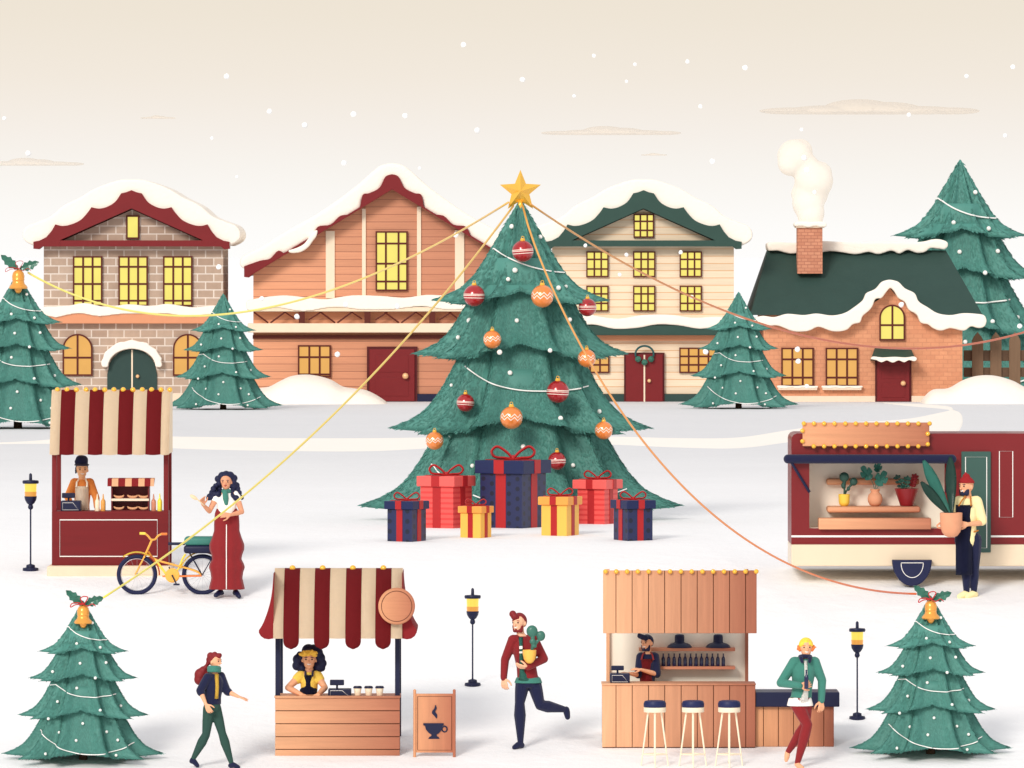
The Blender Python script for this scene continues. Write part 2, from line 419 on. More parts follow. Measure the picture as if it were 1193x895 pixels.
fl = [(540,52,3.3),(264,89,3.3),(609,93,3.3),(692,65,2.4),(740,75,2.2),(801,72,2.6),(868,79,3.2),(730,95,2),(669,112,2.2),(816,124,2.4),(314,130,3.2),(355,146,3.4),(412,133,3.4),(472,135,3.2),(556,152,3.5),
      (247,161,2),(5,138,2.4),(33,179,3.3),(401,190,3.2),(489,196,2),(276,206,2),(830,188,3.2),(934,151,2.2),(937,184,3.3),(940,198,3.3),(949,224,2.5),(1126,89,2.6),(1180,78,2.8),(1171,158,2.6),(1059,134,2.8),
      (255,311,3.2),(346,369,3.2),(393,413,3.2),(403,355,3.2),(463,357,3),(531,274,3.2),(682,286,2.2),(722,320,2.2),(730,297,2.4),(793,294,2.4),(806,346,2.2),(822,410,3.3),(929,407,3.3),(930,421,3.2),(940,450,2.6),
      (1050,355,3.2),(305,348,3),(1188,380,3)]
FLAKE = snowmat('snowflake_white', (255, 255, 255), .1)
me0 = None
for i, (x, y, r) in enumerate(fl):
    D = 100 if i % 3 == 0 else (150 if i % 3 == 1 else 190)
    if y > 340: D = 198
    k = D/F; loc = Vector(((x-CX)*k, D, (HY-y)*k))
    t = B(); bmesh.ops.create_icosphere(t, subdivisions=2, radius=r*k)
    for v in t.verts: v.co *= 1+random.uniform(-.12, .12)
    o = obj('snowflake', t, FLAKE, loc=loc, smooth=True)
    tag(o, 'small round white snowflake falling through the air', 'snowflake', 'falling snowflakes')

# ---------------------------------------------------------------- house pieces
def grid_window(parent, fr, x0, y0, x1, y1, cols, rows, lit=LIT, bw=None, d=0, name='window', arch=False, fm=None):
    """frame with glazing bars at the given readings; the pane is its sub-part"""
    e = bw or 1.9*fr.sc; hb = e*.62
    bm = B(); fm = fm or FRAME
    fo, fi = d-.09, d+.02
    if not arch:
        box(bm, fr, x0, y0, x0+e, y1, fo, fi); box(bm, fr, x1-e, y0, x1, y1, fo, fi)
        box(bm, fr, x0+e, y0, x1-e, y0+e, fo, fi); box(bm, fr, x0+e, y1-e, x1-e, y1, fo, fi)
        ytop = lambda x: y0+e
    else:
        R = (x1-x0)/2; cx = (x0+x1)/2; cy = y0+R
        out = [(x0, y1)]+[(cx-R*math.cos(PI*i/16), cy-R*math.sin(PI*i/16)) for i in range(17)]+[(x1, y1)]
        inn = [(x0+e, y1-e)]+[(cx-(R-e)*math.cos(PI*i/16), cy-(R-e)*math.sin(PI*i/16)) for i in range(17)]+[(x1-e, y1-e)]
        for i in range(len(out)):
            j = (i+1) % len(out)
            prism(bm, fr, [out[i], out[j], inn[j], inn[i]], fo, fi)
        ytop = lambda x: cy-math.sqrt(max((R-e)**2-(x-cx)**2, 0))
    for c in cols: box(bm, fr, c-hb, ytop(c), c+hb, y1-e, fo+.012, fi)
    for r in rows: box(bm, fr, x0+e, r-hb, x1-e, r+hb, fo+.02, fi-.004)
    f = obj(name, bm, fm, parent)
    bm = B()
    if not arch: box(bm, fr, x0+e*.5, y0+e*.5, x1-e*.5, y1-e*.5, d-.035, d+.012)
    else: prism(bm, fr, [((a+b)/2, (c+q)/2) for (a, c), (b, q) in zip(out, inn)], d-.035, d+.012)
    obj('pane', bm, lit, f)
    return f
def puff(name, fr, pts, d0, d1, parent, m=SNOW, vox=.06, it=5, fac=.5, extra=None):
    bm = B(); prism(bm, fr, pts, d0, d1)
    return obj(name, bm, m, parent, mods=(vox, it, fac))
def wavy(x0, x1, ytop, ybot, n, amp, seed=1, top_amp=None):
    """a snow bank on a ledge: lumpy top, drooping scalloped bottom"""
    r = random.Random(seed); ta = top_amp or amp
    T = [(x0+(x1-x0)*i/n, ytop+r.uniform(-ta, ta)) for i in range(n+1)]
    Bq = [(x1-(x1-x0)*i/n, ybot+(amp if i % 2 else -amp)*r.uniform(.5, 1)) for i in range(n+1)]
    return spline(T, 5)+spline(Bq, 5)
def door(parent, fr, x0, y0, x1, y1, m, knob=None, split=False, d=0, arch=0, kr=None):
    bm = B()
    mid = (x0+x1)/2
    def half(a, b):
        if arch:
            R = (x1-x0)/2; cy = y0+arch; pts = []
            n = 10
            for i in range(n+1):
                x = a+(b-a)*i/n; pts.append((x, cy-arch*math.sqrt(max(1-((x-mid)/R)**2, 0))))
            prism(bm, fr, [(a, y1)]+pts+[(b, y1)], d-.06, d+.02, .012)
        else: box(bm, fr, a, y0, b, y1, d-.06, d+.02, .012)
    if split: half(x0, mid-.5*fr.sc); half(mid+.5*fr.sc, x1)
    else: half(x0, x1)
    o = obj('door', bm, m, parent)
    if split:
        bm = B(); box(bm, fr, mid-.9*fr.sc, y0+.6*fr.sc, mid+.9*fr.sc, y1, d-.075, d-.058); obj('centre_strip', bm, CREAM, o)
    elif not arch:
        bm = B(); g = (x1-x0)*.14
        for (u, v) in ((.12, .44), (.54, .9)):
            X0, X1, Y0, Y1 = x0+g, x1-g, y0+(y1-y0)*u, y0+(y1-y0)*v
            box(bm, fr, X0, Y0, X1, Y1, d-.072, d-.059, .006)
        obj('door_panel', bm, m, o)
    if knob:
        bm = B(); r = kr or 2.2*fr.sc; ball(bm, fr, knob[0], knob[1], d-.06-r*fr.k, r); tubev(bm, [fr.v(knob[0], knob[1], d-.05), fr.v(knob[0], knob[1], d-.09)], r*fr.k*.5)
        obj('knob', bm, KNOB, o, smooth=True)
    return o
Q = (1.0)
def gable_roof(parent, fr, cx, m, flat_end=114):
    """shared by the two houses with scalloped gables: photo-pixel readings about the apex column"""
    half = [(-114, 290), (-114, 281.8), (-107, 280.5), (-99, 276.5), (-93, 269.5), (-88.4, 261.6)]
    half += spline([(-88.4, 261.6), (-80, 263.4), (-70, 261.6), (-59, 256.4), (-51, 248), (-46.5, 241.6)], 4)[1:]
    half += spline([(-46.5, 241.6), (-38, 243.2), (-29, 241.4), (-19, 235.5), (-12, 225.5)], 4)[1:]
    half += [(-6, 224.2), (0, 221.8)]
    top = [(cx+x, y) for x, y in half]; top = top+mirror(top, cx)[1:]
    bot_r = [(cx+108, 290.5), (cx+104, 287.3)]; bot = bot_r+mirror(bot_r, cx)
    bm = B()
    L = [(x, y) for x, y in top if x <= cx+1e-6]
    prism(bm, fr, L+[(cx, 243), (cx-83, 280), (cx-83, 287.3), (cx-104, 287.3), (cx-108, 290.5)], -.46, .25)
    prism(bm, fr, mirror(L, cx)+[(cx+108, 290.5), (cx+104, 287.3), (cx+83, 287.3), (cx+83, 280), (cx, 243)], -.46, .25)
    box(bm, fr, cx-83, 280.2, cx+83, 287.2, -.45, .25)
    r = obj('roof', bm, m, parent)
    bm = B(); slope = [(cx-104, 286), (cx-86, 275), (cx, 237), (cx+86, 275), (cx+104, 286)]
    prism(bm, fr, slope, .22, 4.2); obj('roof_slope', bm, m, r)
    snow_top = [(-113, 287), (-124, 281), (-127, 272), (-121, 263), (-108, 258), (-94, 252), (-80, 240), (-60, 230), (-45, 221), (-28, 214), (-12, 209.5), (0, 209)]
    st = [(cx+x, y) for x, y in snow_top]; st = st+mirror(st, cx)[1:]
    st = spline(st, 5)
    inner = [(x, y+4) for x, y in mirror(top, cx) if abs(x-cx) < 113][::-1]
    puff('roof_snow', fr, st+inner, -.36, 4.3, r, vox=.045, it=4)
    return r

# ---------------------------------------------------------------- house 1: brick
f1 = Fr(0, 0, 1, 154, 468)
K1 = f1.k
h1 = thing('brick_house', 'grey-brown brick house with dark red scalloped roof and arched double door', 'house', f1)
BRICK = brickmat('grey_brick', (190, 166, 147), (172, 146, 127), (222, 208, 195), 19*K1, 9.3*K1, .022)
bm = B(); prism(bm, f1, [(51, 459.5), (51, 286), (72, 281), (154, 244.5), (236, 281), (260, 286), (260, 459.5)], 0, 4); obj('wall', bm, BRICK, h1)
bm = B(); box(bm, f1, 49, 459, 262, 470, -.08, 4.05, .02); obj('plinth', bm, PLINTH, h1)
gable_roof(h1, f1, 154, RED)
grid_window(h1, f1, 147, 251, 162.5, 278.5, [], [], name='attic_window')
for x0 in (85, 138, 190): grid_window(h1, f1, x0, 298.5, x0+34.5, 357, [x0+12, x0+23], [311, 331, 350.5])
bm = B(); box(bm, f1, 47, 364, 264, 377, -.3, .02, .02); led = obj('ledge', bm, ORANGE, h1)
puff('ledge_snow', f1, spline([(46, 366), (50, 358), (66, 357), (84, 355.5), (100, 353), (124, 357.5), (150, 354.5), (176, 356.5), (196, 354), (224, 358), (250, 356), (264, 358)], 4)+spline([(266, 368), (246, 366), (222, 369), (196, 365.5), (168, 365.5), (140, 366), (116, 368.5), (92, 365), (66, 370)], 4), -.36, .06, led, vox=.03, it=3)
for x0 in (73, 201.5): grid_window(h1, f1, x0, 389, x0+35, 438, [x0+17.5], [416.8], LITLOW, arch=True, name='arched_window')
door(h1, f1, 125, 407, 183, 459.4, GREEND, (160.5, 438.5), True, arch=29)
bm = B(); box(bm, f1, 121, 459.4, 187, 469, -.35, -.06, .02); obj('door_step', bm, PLINTH, h1)
arc = [(154-34+2, 425)]+[(154-33*math.cos(a), 428-31*math.sin(a)) for a in [PI*i/14 for i in range(1, 14)]]+[(186, 425)]
inn = [(154-29*math.cos(a), 429-23*math.sin(a)) for a in [PI*i/14 for i in range(0, 15)]][::-1]
oa = [(154-(35.5+.9*math.sin(i*2.1))*math.cos(PI*i/24), 425-(28.5+.9*math.sin(i*1.7))*math.sin(PI*i/24)) for i in range(25)]
ia = [(154+27.5*math.cos(PI*i/20), 427-20.5*math.sin(PI*i/20)) for i in range(21)]
puff('door_snow', f1, oa+[(188, 428), (183, 428)]+ia+[(125, 428), (120, 428)], -.3, .02, h1, vox=.03, it=4)

# ---------------------------------------------------------------- house 2: orange clapboard
f2 = Fr(270, 180, 2.984, 456*2.984-270*2.984, (468-180)*2.984)
h2 = thing('timber_house', 'orange clapboard house with dark red door and lattice balcony', 'house', f2)
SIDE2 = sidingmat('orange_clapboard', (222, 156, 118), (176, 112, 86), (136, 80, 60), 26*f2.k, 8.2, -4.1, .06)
ap = 558
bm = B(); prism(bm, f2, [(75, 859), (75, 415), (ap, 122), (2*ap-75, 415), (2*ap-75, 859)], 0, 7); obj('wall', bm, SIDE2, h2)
outl = [(45, 426), (45, 400)]+spline([(45, 400), (100, 375), (135, 362), (165, 338), (200, 340), (250, 318), (282, 285), (300, 256), (345, 240), (380, 213), (425, 200), (446, 182), (456, 152), (480, 142), (515, 122), (535, 95), (ap, 84)], 4)
lin2 = lambda x: 122+abs(x-ap)*(293/483)
outl = outl[:2]+[(x, lin2(x)-max(6, 17+1.7*(lin2(x)-y-17))) for x, y in outl[2:]]
inl = [(ap, 122), (75, 416), (60, 428)]
bm = B(); prism(bm, f2, outl+inl, -.5, .15); prism(bm, f2, mirror(outl, ap)+mirror(inl, ap)[0:0]+[(2*ap-60, 428), (2*ap-75, 416), (ap, 122)], -.5, .15)
r2 = obj('roof', bm, RED, h2)
bm = B(); prism(bm, f2, [(47, 424), (60, 405), (ap, 106), (2*ap-60, 405), (2*ap-47, 424), (ap, 118)], .12, 7.2); obj('roof_slope', bm, RED, r2)
st = spline([(45, 398), (32, 388), (30, 372), (45, 350), (110, 318), (200, 262), (290, 212), (370, 158), (440, 105), (490, 60), (520, 38), (560, 30)], 5)
low = [(x, y+(9 if abs(x-ap) > 15 else 14)) for x, y in outl[2:]]
low = [(x, min(y, lin2(x)-2)) for x, y in low]
# a tongue of snow slips over the eave's middle
puff('roof_snow', f2, st+mirror(st, ap)[1:]+[(2*ap-x, y) for x, y in low]+low[::-1][1:], -.4, 7.3, r2, vox=.045, it=4)
puff('snow_tongue', f2, spline([(198, 334), (225, 326), (252, 312), (268, 292), (284, 272), (300, 262), (296, 284), (284, 300), (268, 322), (245, 338), (220, 343), (205, 342)], 4, True), -.56, -.3, r2, vox=.03, it=3)
for a, b, yt in ((327, 358, 262), (453, 466, 185), (644, 658, 180), (776, 808, 262)):
    bm = B(); box(bm, f2, a, yt+ (4 if a < 500 else 2), b, 500, -.05, .02); obj('corner_post', bm, CREAM, h2)
grid_window(h2, f2, 500, 267, 612, 475, [536, 580], [310, 380, 442], name='tall_window')
bm = B(); box(bm, f2, 57, 587, 1062, 619, -.4, .02, .02); obj('balcony_beam', bm, CREAM, h2)
bm = B(); box(bm, f2, 57, 530, 1062, 546, -.4, .02, .02); rail = obj('balcony_rail', bm, CREAM, h2)
puff('rail_snow', f2, spline([(54, 540), (52, 512), (75, 503), (130, 494), (190, 490), (260, 497), (330, 503), (420, 490), (520, 492), (600, 498), (680, 488), (760, 492), (880, 496), (1000, 492), (1060, 500)], 4)+spline([(1064, 535), (960, 540), (860, 532), (760, 540), (660, 528), (560, 538), (460, 540), (360, 530), (250, 545), (160, 532), (90, 544)], 4), -.45, .06, rail, vox=.03, it=3)
for a in (234, 462, 687, 912):
    bm = B(); box(bm, f2, a, 547, a+21, 586, -.38, -.26); obj('balcony_post', bm, FRAME, h2)
bm = B()
for a in (128, 360, 582, 806, 1030):
    for (p, q) in (((a-50, 548), (a, 585)), ((a+8, 585), (a+58, 548))):
        tubev(bm, [f2.v(p[0], p[1], -.32), f2.v(q[0], q[1], -.32)], .028, 6)
    if a < 1000:
        for (p, q) in (((a+58, 548), (a+94, 572)), ((a+182-0, 548), (a+140, 575))): tubev(bm, [f2.v(p[0], p[1], -.3), f2.v(q[0], q[1], -.3)], .024, 6)
obj('balcony_lattice', bm, FRAME, h2)
bm = B(); box(bm, f2, 73, 628, 1044, 641, -.1, .02); obj('trim_board', bm, FRAME, h2)
bm = B(); box(bm, f2, 75-2, 833, 1043, 862, -.1, 0-.004); obj('plinth', bm, NAVY, h2)
for x0 in (230, 778): grid_window(h2, f2, x0, 663, x0+115, 775, [x0+40, x0+76], [705, 765], LITLOW)
bm = B(); box(bm, f2, 470, 668, 645, 862, -.12, .01); obj('door_frame', bm, mat('door_frame_red', (84, 18, 20)), h2)
door(h2, f2, 479, 677, 636, 858, RED, (604, 770), kr=11, d=-.12)

# snow heaps
def heap(fr, pts, depth, label):
    bm = B()
    # dome cross-sections: the traced profile swept front to back under a rounded arch
    n = 12; rows = []
    base = fr.ay
    for i in range(n+1):
        t = -1+2*i/n; s = math.sqrt(max(1-t*t, 0))**.8
        rows.append([bm.verts.new(fr.v(x, base+6*fr.sc*.4 - max(base-y, 0)*s - 0, t*depth*.5)) for x, y in pts])
    for a, b in zip(rows, rows[1:]):
        for j in range(len(pts)-1): bm.faces.new((a[j], a[j+1], b[j+1], b[j]))
    o = obj('snow_mound', bm, SNOW, smooth=True, loc=fr.loc)
    tag(o, label, 'snow mound')
fh = Fr(270, 180, 2.984, 310, 865); fh.D
heap(fh, spline([(60, 866), (80, 812), (130, 800), (165, 782), (205, 764), (250, 758), (295, 762), (345, 776), (385, 799), (425, 806), (465, 812), (500, 828), (530, 848), (548, 866)], 5), 3.2, 'cream snow mound heaped below the orange house\'s left ground-floor window')
fh = Fr(860, 150, 2.634, 740, 842)
heap(fh, spline([(560, 843), (575, 815), (600, 794), (645, 790), (685, 768), (720, 755), (760, 750), (800, 754), (845, 768), (880, 786), (930, 798), (990, 812), (1040, 843)], 5), 3.0, 'cream snow mound heaped at the foot of the brown picket fence')

# ---------------------------------------------------------------- house 3: cream, green roof
f3 = Fr(0, 0, 1, 749.5, 468)
h3 = thing('cream_house', 'cream clapboard house with dark green scalloped roof and a wreath over its door', 'house', f3)
SIDE3 = sidingmat('cream_clapboard', (234, 212, 184), (230, 208, 180), (216, 164, 116), 8.45*f3.k, 5.2, -2.6, .1)
bm = B(); prism(bm, f3, [(644, 468), (644, 286), (667, 281), (749.5, 244), (832, 281), (855, 286), (855, 468)], 0, 4); obj('wall', bm, SIDE3, h3)
GREENR = mat('green_roof_paint', (44, 72, 64), .5, .12, 3)
gable_roof(h3, f3, 749.5, GREENR)
grid_window(h3, f3, 738, 249.4, 762, 277, [746, 754], [258, 268.5], bw=1.6, name='attic_window')
for (y0, ys_) in ((293, (302.3, 313.5)), (333, (342.5, 353.5))):
    for x0 in (683, 737.5, 791.7): grid_window(h3, f3, x0, y0, x0+26, y0+30, [x0+9.4, x0+17.4], ys_, bw=1.6)
bm = B(); box(bm, f3, 638, 379, 862, 390.5, -.5, .02, .02); led = obj('ledge', bm, GREENR, h3)
puff('ledge_snow', f3, spline([(637, 381), (640, 370), (660, 367), (684, 366), (700, 369), (722, 371), (748, 367), (780, 366.5), (806, 370), (836, 369), (862, 372)], 4)+spline([(863, 381), (840, 380), (815, 383), (790, 379), (765, 378), (742, 382), (715, 383), (690, 378), (662, 381)], 4), -.56, .05, led, vox=.03, it=3)
bm = B(); box(bm, f3, 646, 390.5, 853, 397, -.2, .02); obj('ledge_band', bm, ORANGE, h3)
for x0 in (665, 791.3): grid_window(h3, f3, x0, 405, x0+45, 434.7, [x0+11, x0+22.5, x0+34], [415.3, 425.2], LITLOW, bw=1.7)
bm = B(); box(bm, f3, 642, 459, 857, 470, -.1, .0-.004, .01); obj('plinth', bm, GREEND, h3)
bm = B(); box(bm, f3, 727, 411, 774, 469, -.13, .01); obj('door_frame', bm, mat('door_frame_red', (84, 18, 20)), h3)
door(h3, f3, 729.2, 412.8, 772, 468, RED, (756.2, 443.6), True, d=-.13)
fw = Fr(0, 0, 1, 750.7, 413, D=f3.D)
wr = thing('door_wreath', 'dark teal wreath ring with three round tufts above the red double door', 'wreath', fw)
TEALD = mat('wreath_teal', (40, 84, 84), .7, .2, 20, .5)
bm = B(); tube(bm, fw, [(750.7+10.6*math.cos(a), 412.5-9.5*math.sin(a), -.28) for a in [-.35+(PI+.7)*i/18 for i in range(19)]], 1.15, 8); obj('ring', bm, TEALD, wr, smooth=True)
for (x, y) in ((743.2, 418.3), (750.7, 422), (758.3, 418.3)):
    bm = B(); bmesh.ops.create_icosphere(bm, subdivisions=3, radius=3.5*fw.k)
    for v in bm.verts: v.co = v.co*(1+random.uniform(-.13, .13))+fw.v(x, y, -.28)
    obj('pine_tuft', bm, mat('tuft_green', (62, 112, 96), .8, .2, 20), wr)

# ---------------------------------------------------------------- cottage
f4 = Fr(860, 150, 2.634, 383, 838)
k4 = f4.k
h4 = thing('cottage', 'low orange brick cottage with dark green hipped roof, snowy eaves and chimney', 'house', f4)
BR4 = brickmat('orange_brick', (218, 152, 114), (208, 141, 105), (200, 135, 101), 26*k4, 13*k4, .012, .8, .3)
gab = spline([(345, 605), (385, 575), (410, 540), (440, 518), (465, 488)], 4)
bm = B(); prism(bm, f4, [(78, 822), (78, 566), (688, 566), (688, 822)], 0, 5.4); prism(bm, f4, [(372, 566.5)]+[q_ for q_ in gab if q_[1] < 564]+[q_ for q_ in mirror(gab, 465)[1:] if q_[1] < 564]+[(558, 566.5)], 0, .9); obj('wall', bm, BR4, h4)
bm = B(); box(bm, f4, 74, 820, 692, 840, -.08, 5.45, .02); obj('plinth', bm, PLINTH, h4)
GR4 = mat('cottage_roof_green', (46, 70, 64), .7, .12, 2.2, .5)
bm = B()
e0 = [f4.v(38, 572, -.12), f4.v(750, 572, -.12), f4.v(750, 572, 5.9), f4.v(38, 572, 5.9)]; rd = [f4.v(98, 374, 2.2), f4.v(650, 373, 2.2), f4.v(650, 373, 3.2), f4.v(98, 374, 3.2)]
V = [bm.verts.new(p) for p in e0+rd]
onp = lambda x, y: bm.verts.new(f4.v(x, y, -.12+(572-y)/198*2.32))
bm.faces.new([V[0], onp(370, 572), onp(404, 535), onp(465, 476), onp(526, 535), onp(560, 572), V[1], V[5], V[4]])
for q in ((1, 2, 6, 5), (2, 3, 7, 6), (3, 0, 4, 7), (4, 5, 6, 7)): bm.faces.new([V[i] for i in q])
bmesh.ops.triangulate(bm, faces=[f for f in bm.faces if len(f.verts) > 4])
r4 = obj('roof', bm, GR4, h4)
puff('ridge_snow', f4, spline([(98, 375), (96, 352), (120, 347), (180, 350), (260, 344), (350, 348), (450, 346), (550, 348), (590, 345), (620, 338), (650, 345), (656, 358), (645, 370), (622, 368), (600, 366), (585, 378), (560, 382), (530, 372), (505, 384), (480, 374), (440, 386), (410, 378), (370, 386), (330, 380), (290, 376), (250, 382), (210, 378), (170, 384), (130, 374)], 3), 1.9, 3.5, r4, vox=.04, it=3)
ev = spline([(50, 580), (75, 574), (110, 578), (150, 568), (200, 572), (240, 567), (285, 573), (325, 566), (355, 548), (382, 526), (392, 505), (420, 492), (440, 470), (465, 463)], 4)
evb = spline([(465, 486), (452, 502), (438, 520), (420, 522), (410, 545), (398, 560), (380, 575), (372, 595), (350, 600), (330, 618), (290, 622), (245, 608), (215, 620), (170, 622), (120, 604), (85, 606), (55, 596)], 4)
puff('eaves_snow', f4, ev+[(x, y+ (0)) for x, y in mirror([p for p in ev], 465)[1:] if x < 880]+spline([(878, 588), (860, 604)], 2)+mirror(evb, 465)+evb[1:], -.62, .12, r4, vox=.035, it=3) if False else None
evr = spline([(465, 463), (490, 470), (510, 490), (540, 505), (552, 530), (580, 548), (610, 566), (650, 572), (690, 566), (730, 568), (752, 572), (760, 588), (754, 606), (735, 612), (712, 606), (690, 620), (650, 612), (620, 620), (596, 612), (580, 600), (558, 595), (546, 570), (522, 556), (510, 532), (490, 520), (478, 500), (465, 486)], 4)
puff('eaves_snow', f4, ev+evr[1:]+evb[1:], -.4, .1, r4, vox=.035, it=3)
gb = [(x, y) for x, y in spline([(365, 560), (392, 528), (425, 490), (465, 466)], 4)]
bm = B(); prism(bm, f4, gb+mirror(gb, 465)[1:]+[(555, 580), (375, 580)], .08, 2.6); obj('dormer_roof', bm, GR4, h4)
bm = B(); box(bm, f4, 186, 304, 263, 445, 1.0, 1.9); ch = obj('chimney', bm, brickmat('chimney_brick', (206, 142, 112), (192, 126, 98), (178, 114, 90), 20*k4, 10*k4, .012), r4)
bm = B(); box(bm, f4, 180, 294, 269, 304, .93, 1.97, .02); obj('chimney_cap', bm, PLINTH, ch)
puff('chimney_snow', f4, spline([(176, 300), (178, 288), (200, 284), (225, 286), (250, 284), (272, 288), (274, 300), (255, 302), (240, 298), (220, 303), (200, 298)], 3), .88, 2.02, ch, vox=.025, it=2)
for x0 in (132, 268):
    wdw = grid_window(h4, f4, x0, 672, x0+100, 791, [x0+34, x0+66], [708, 764], LITLOW)
    bm = B(); box(bm, f4, x0-10, 792, x0+110, 802, -.18, .01, .015); sl = obj('window_sill', bm, PLINTH, h4)
    puff('sill_snow', f4, wavy(x0-13, x0+113, 788, 796, 6, 1.5, x0), -.2, -.0, sl, vox=.02, it=2)
grid_window(h4, f4, 433, 540, 512, 650, [473], [603], LIT, arch=True, name='arched_window')
bm = B(); box(bm, f4, 420, 707, 531, 838, -.1, .01); obj('door_frame', bm, mat('door_frame_red', (84, 18, 20)), h4)
door(h4, f4, 426, 713, 525, 837, RED, (505, 781), kr=8, d=-.1)
bm = B(); V = [bm.verts.new(f4.v(*p)) for p in ((405, 708, -.75), (541, 708, -.75), (529, 673, -.02), (419, 673, -.02), (405, 712, -.02), (541, 712, -.02))]
for q in ((0, 1, 2, 3), (0, 3, 4), (1, 5, 2), (0, 4, 5, 1), (3, 2, 5, 4)): bm.faces.new([V[i] for i in q])
cn = obj('door_canopy', bm, GREENR, h4)
puff('canopy_snow', f4, spline([(402, 706), (410, 698), (440, 701), (475, 699), (510, 701), (536, 698), (544, 706), (536, 713), (520, 709), (505, 716), (488, 710), (470, 717), (452, 710), (436, 716), (420, 709)], 3), -.86, -.66, cn, vox=.02, it=2)
# smoke
fs = Fr(860, 150, 2.634, 222, 286, D=f4.D+1.45)
bm = B()
for (x, y, d, r) in ((173, 86, 0, 54), (205, 120, .05, 46), (232, 160, 0, 60), (222, 196, .1, 56), (215, 230, 0, 50), (222, 258, -.05, 44), (222, 282, 0, 38), (190, 70, .2, 40), (160, 106, -.1, 40), (250, 140, .1, 40), (185, 200, .1, 24)):
    ellip(bm, fs.v(x, y, d), r*fs.k, 20, 14)
sm = obj('chimney_smoke', bm, skymat('smoke_vapour', (255, 245, 231), .45), loc=fs.loc, mods=(.06, 4, .5))
tag(sm, 'cream puffs of smoke rising from the cottage chimney', 'smoke'); sm['kind'] = 'thing'

# ---------------------------------------------------------------- picket fence
ff = Fr(860, 150, 2.634, 780, 838, D=f4.D+1.2)
fe = thing('picket_fence', 'brown wooden picket fence beside the cottage, behind a snow mound', 'fence', ff)
FW = woodmat('fence_brown', (120, 94, 72), along='Z', island=.12)
FW2 = woodmat('fence_rail_brown', (96, 72, 54), along='X', island=.1)
for x0 in (717, 773, 831, 889, 947):
    bm = B(); prism(bm, ff, [(x0, 845), (x0, 650), (x0+6, 638), (x0+17.5, 624), (x0+29, 638), (x0+35, 650), (x0+35, 845)], -.07, .0, .01); obj('picket', bm, FW, fe)
for (a, b) in ((680, 713), (733, 762)):
    bm = B(); box(bm, ff, 692, a, 1010, b, .004, .09, .01); obj('fence_rail', bm, FW2, fe)
# ---------------------------------------------------------------- fir trees: one shape, measured on the front left tree, unit = its pixel
# tier: (top z, top radius, rim z, rim radius) in pixels above the ground (tips of the lowest tier ~3 px up), total height 184
TIERS = [(184.0, .4, 125.0, 52.0), (150.0, 17.0, 94.0, 63.0), (122.0, 21.0, 51.0, 76.0), (86.0, 29.0, 6.0, 94.0)]
LOBES = [(0, 1.0, .12), (34, .9, .10), (-34, .86, .10), (63, .5, .14), (-63, .52, .14), (90, .22, .12), (-90, 0, .12)]
def lobe(a):
    """a: angle from the sideways axis, degrees; mirrored front/back and left/right by hand so that no two sides are quite equal"""
    a = (a+180) % 360-180
    s = 1
    if abs(a) > 90: a = (180-abs(a))*(1 if a > 0 else -1)
    v = 0
    for c, h, w in LOBES:
        v = max(v, h*math.exp(-((a-c)/(w*60))**2))
    return v, a
def tier_point(T, ang, t, jit=0):
    zt, rt, zr, R = T
    v, a = lobe(math.degrees(ang))
    Rf = R*(.55+.45*v)
    f = .66*t+.34*t**8
    r = rt+(Rf-rt)*f
    front = min(abs(a)/90, 1)
    lift = R*((.115 if zr > 20 else .055)*front**2.2 - .075*math.sin(min(abs(a)/33, 1)*PI/2)*(1-front)) - R*.02*v
    z = zt+(zr-zt)*t + lift*t**3 + R*.03*v*max(t-.85, 0)/.15
    return Vector((r*math.cos(ang), r*math.sin(ang), z))
def surf(x, z, side=-1):
    """the crown's outer front surface: y for a reading x, height z"""
    best = None
    for T in TIERS:
        for i in range(41):
            t = i/40
            ang = None
            # solve by marching angles on this tier
        zt, rt, zr, R = T
        if not (zr-R*.1 <= z <= zt): continue
        lo, hi = -PI/2, (0 if x >= 0 else -PI)
        for k in range(60):
            an = lo+(hi-lo)*k/59
            # t from z by bisection
            a_, b_ = 0., 1.
            for _ in range(18):
                m_ = .5*(a_+b_)
                if tier_point(T, an, m_).z > z: a_ = m_
                else: b_ = m_
            p = tier_point(T, an, a_)
            if a_ > .995: continue
            if abs(p.x) >= abs(x)-.01:
                if best is None or p.y < best: best = p.y
                break
    return best
def surf2(x, z):
    for i in range(60):
        y = surf(x, z)
        if y is not None: return x, y
        x *= .975
    return x, -1.0
def needlemat(name, c0, isl=.18):
    m, nt, p = newmat(name)
    o, nz, tc = vary(nt, lin(c0), .22, 3.0, isl)
    nt.links.new(o, p.inputs['Base Color']); p.inputs['Roughness'].default_value = .65
    return m
FIR = needlemat('fir_green', (74, 134, 123))
BARK = mat('fir_bark', (84, 60, 44), .9, .2, 12, .6)
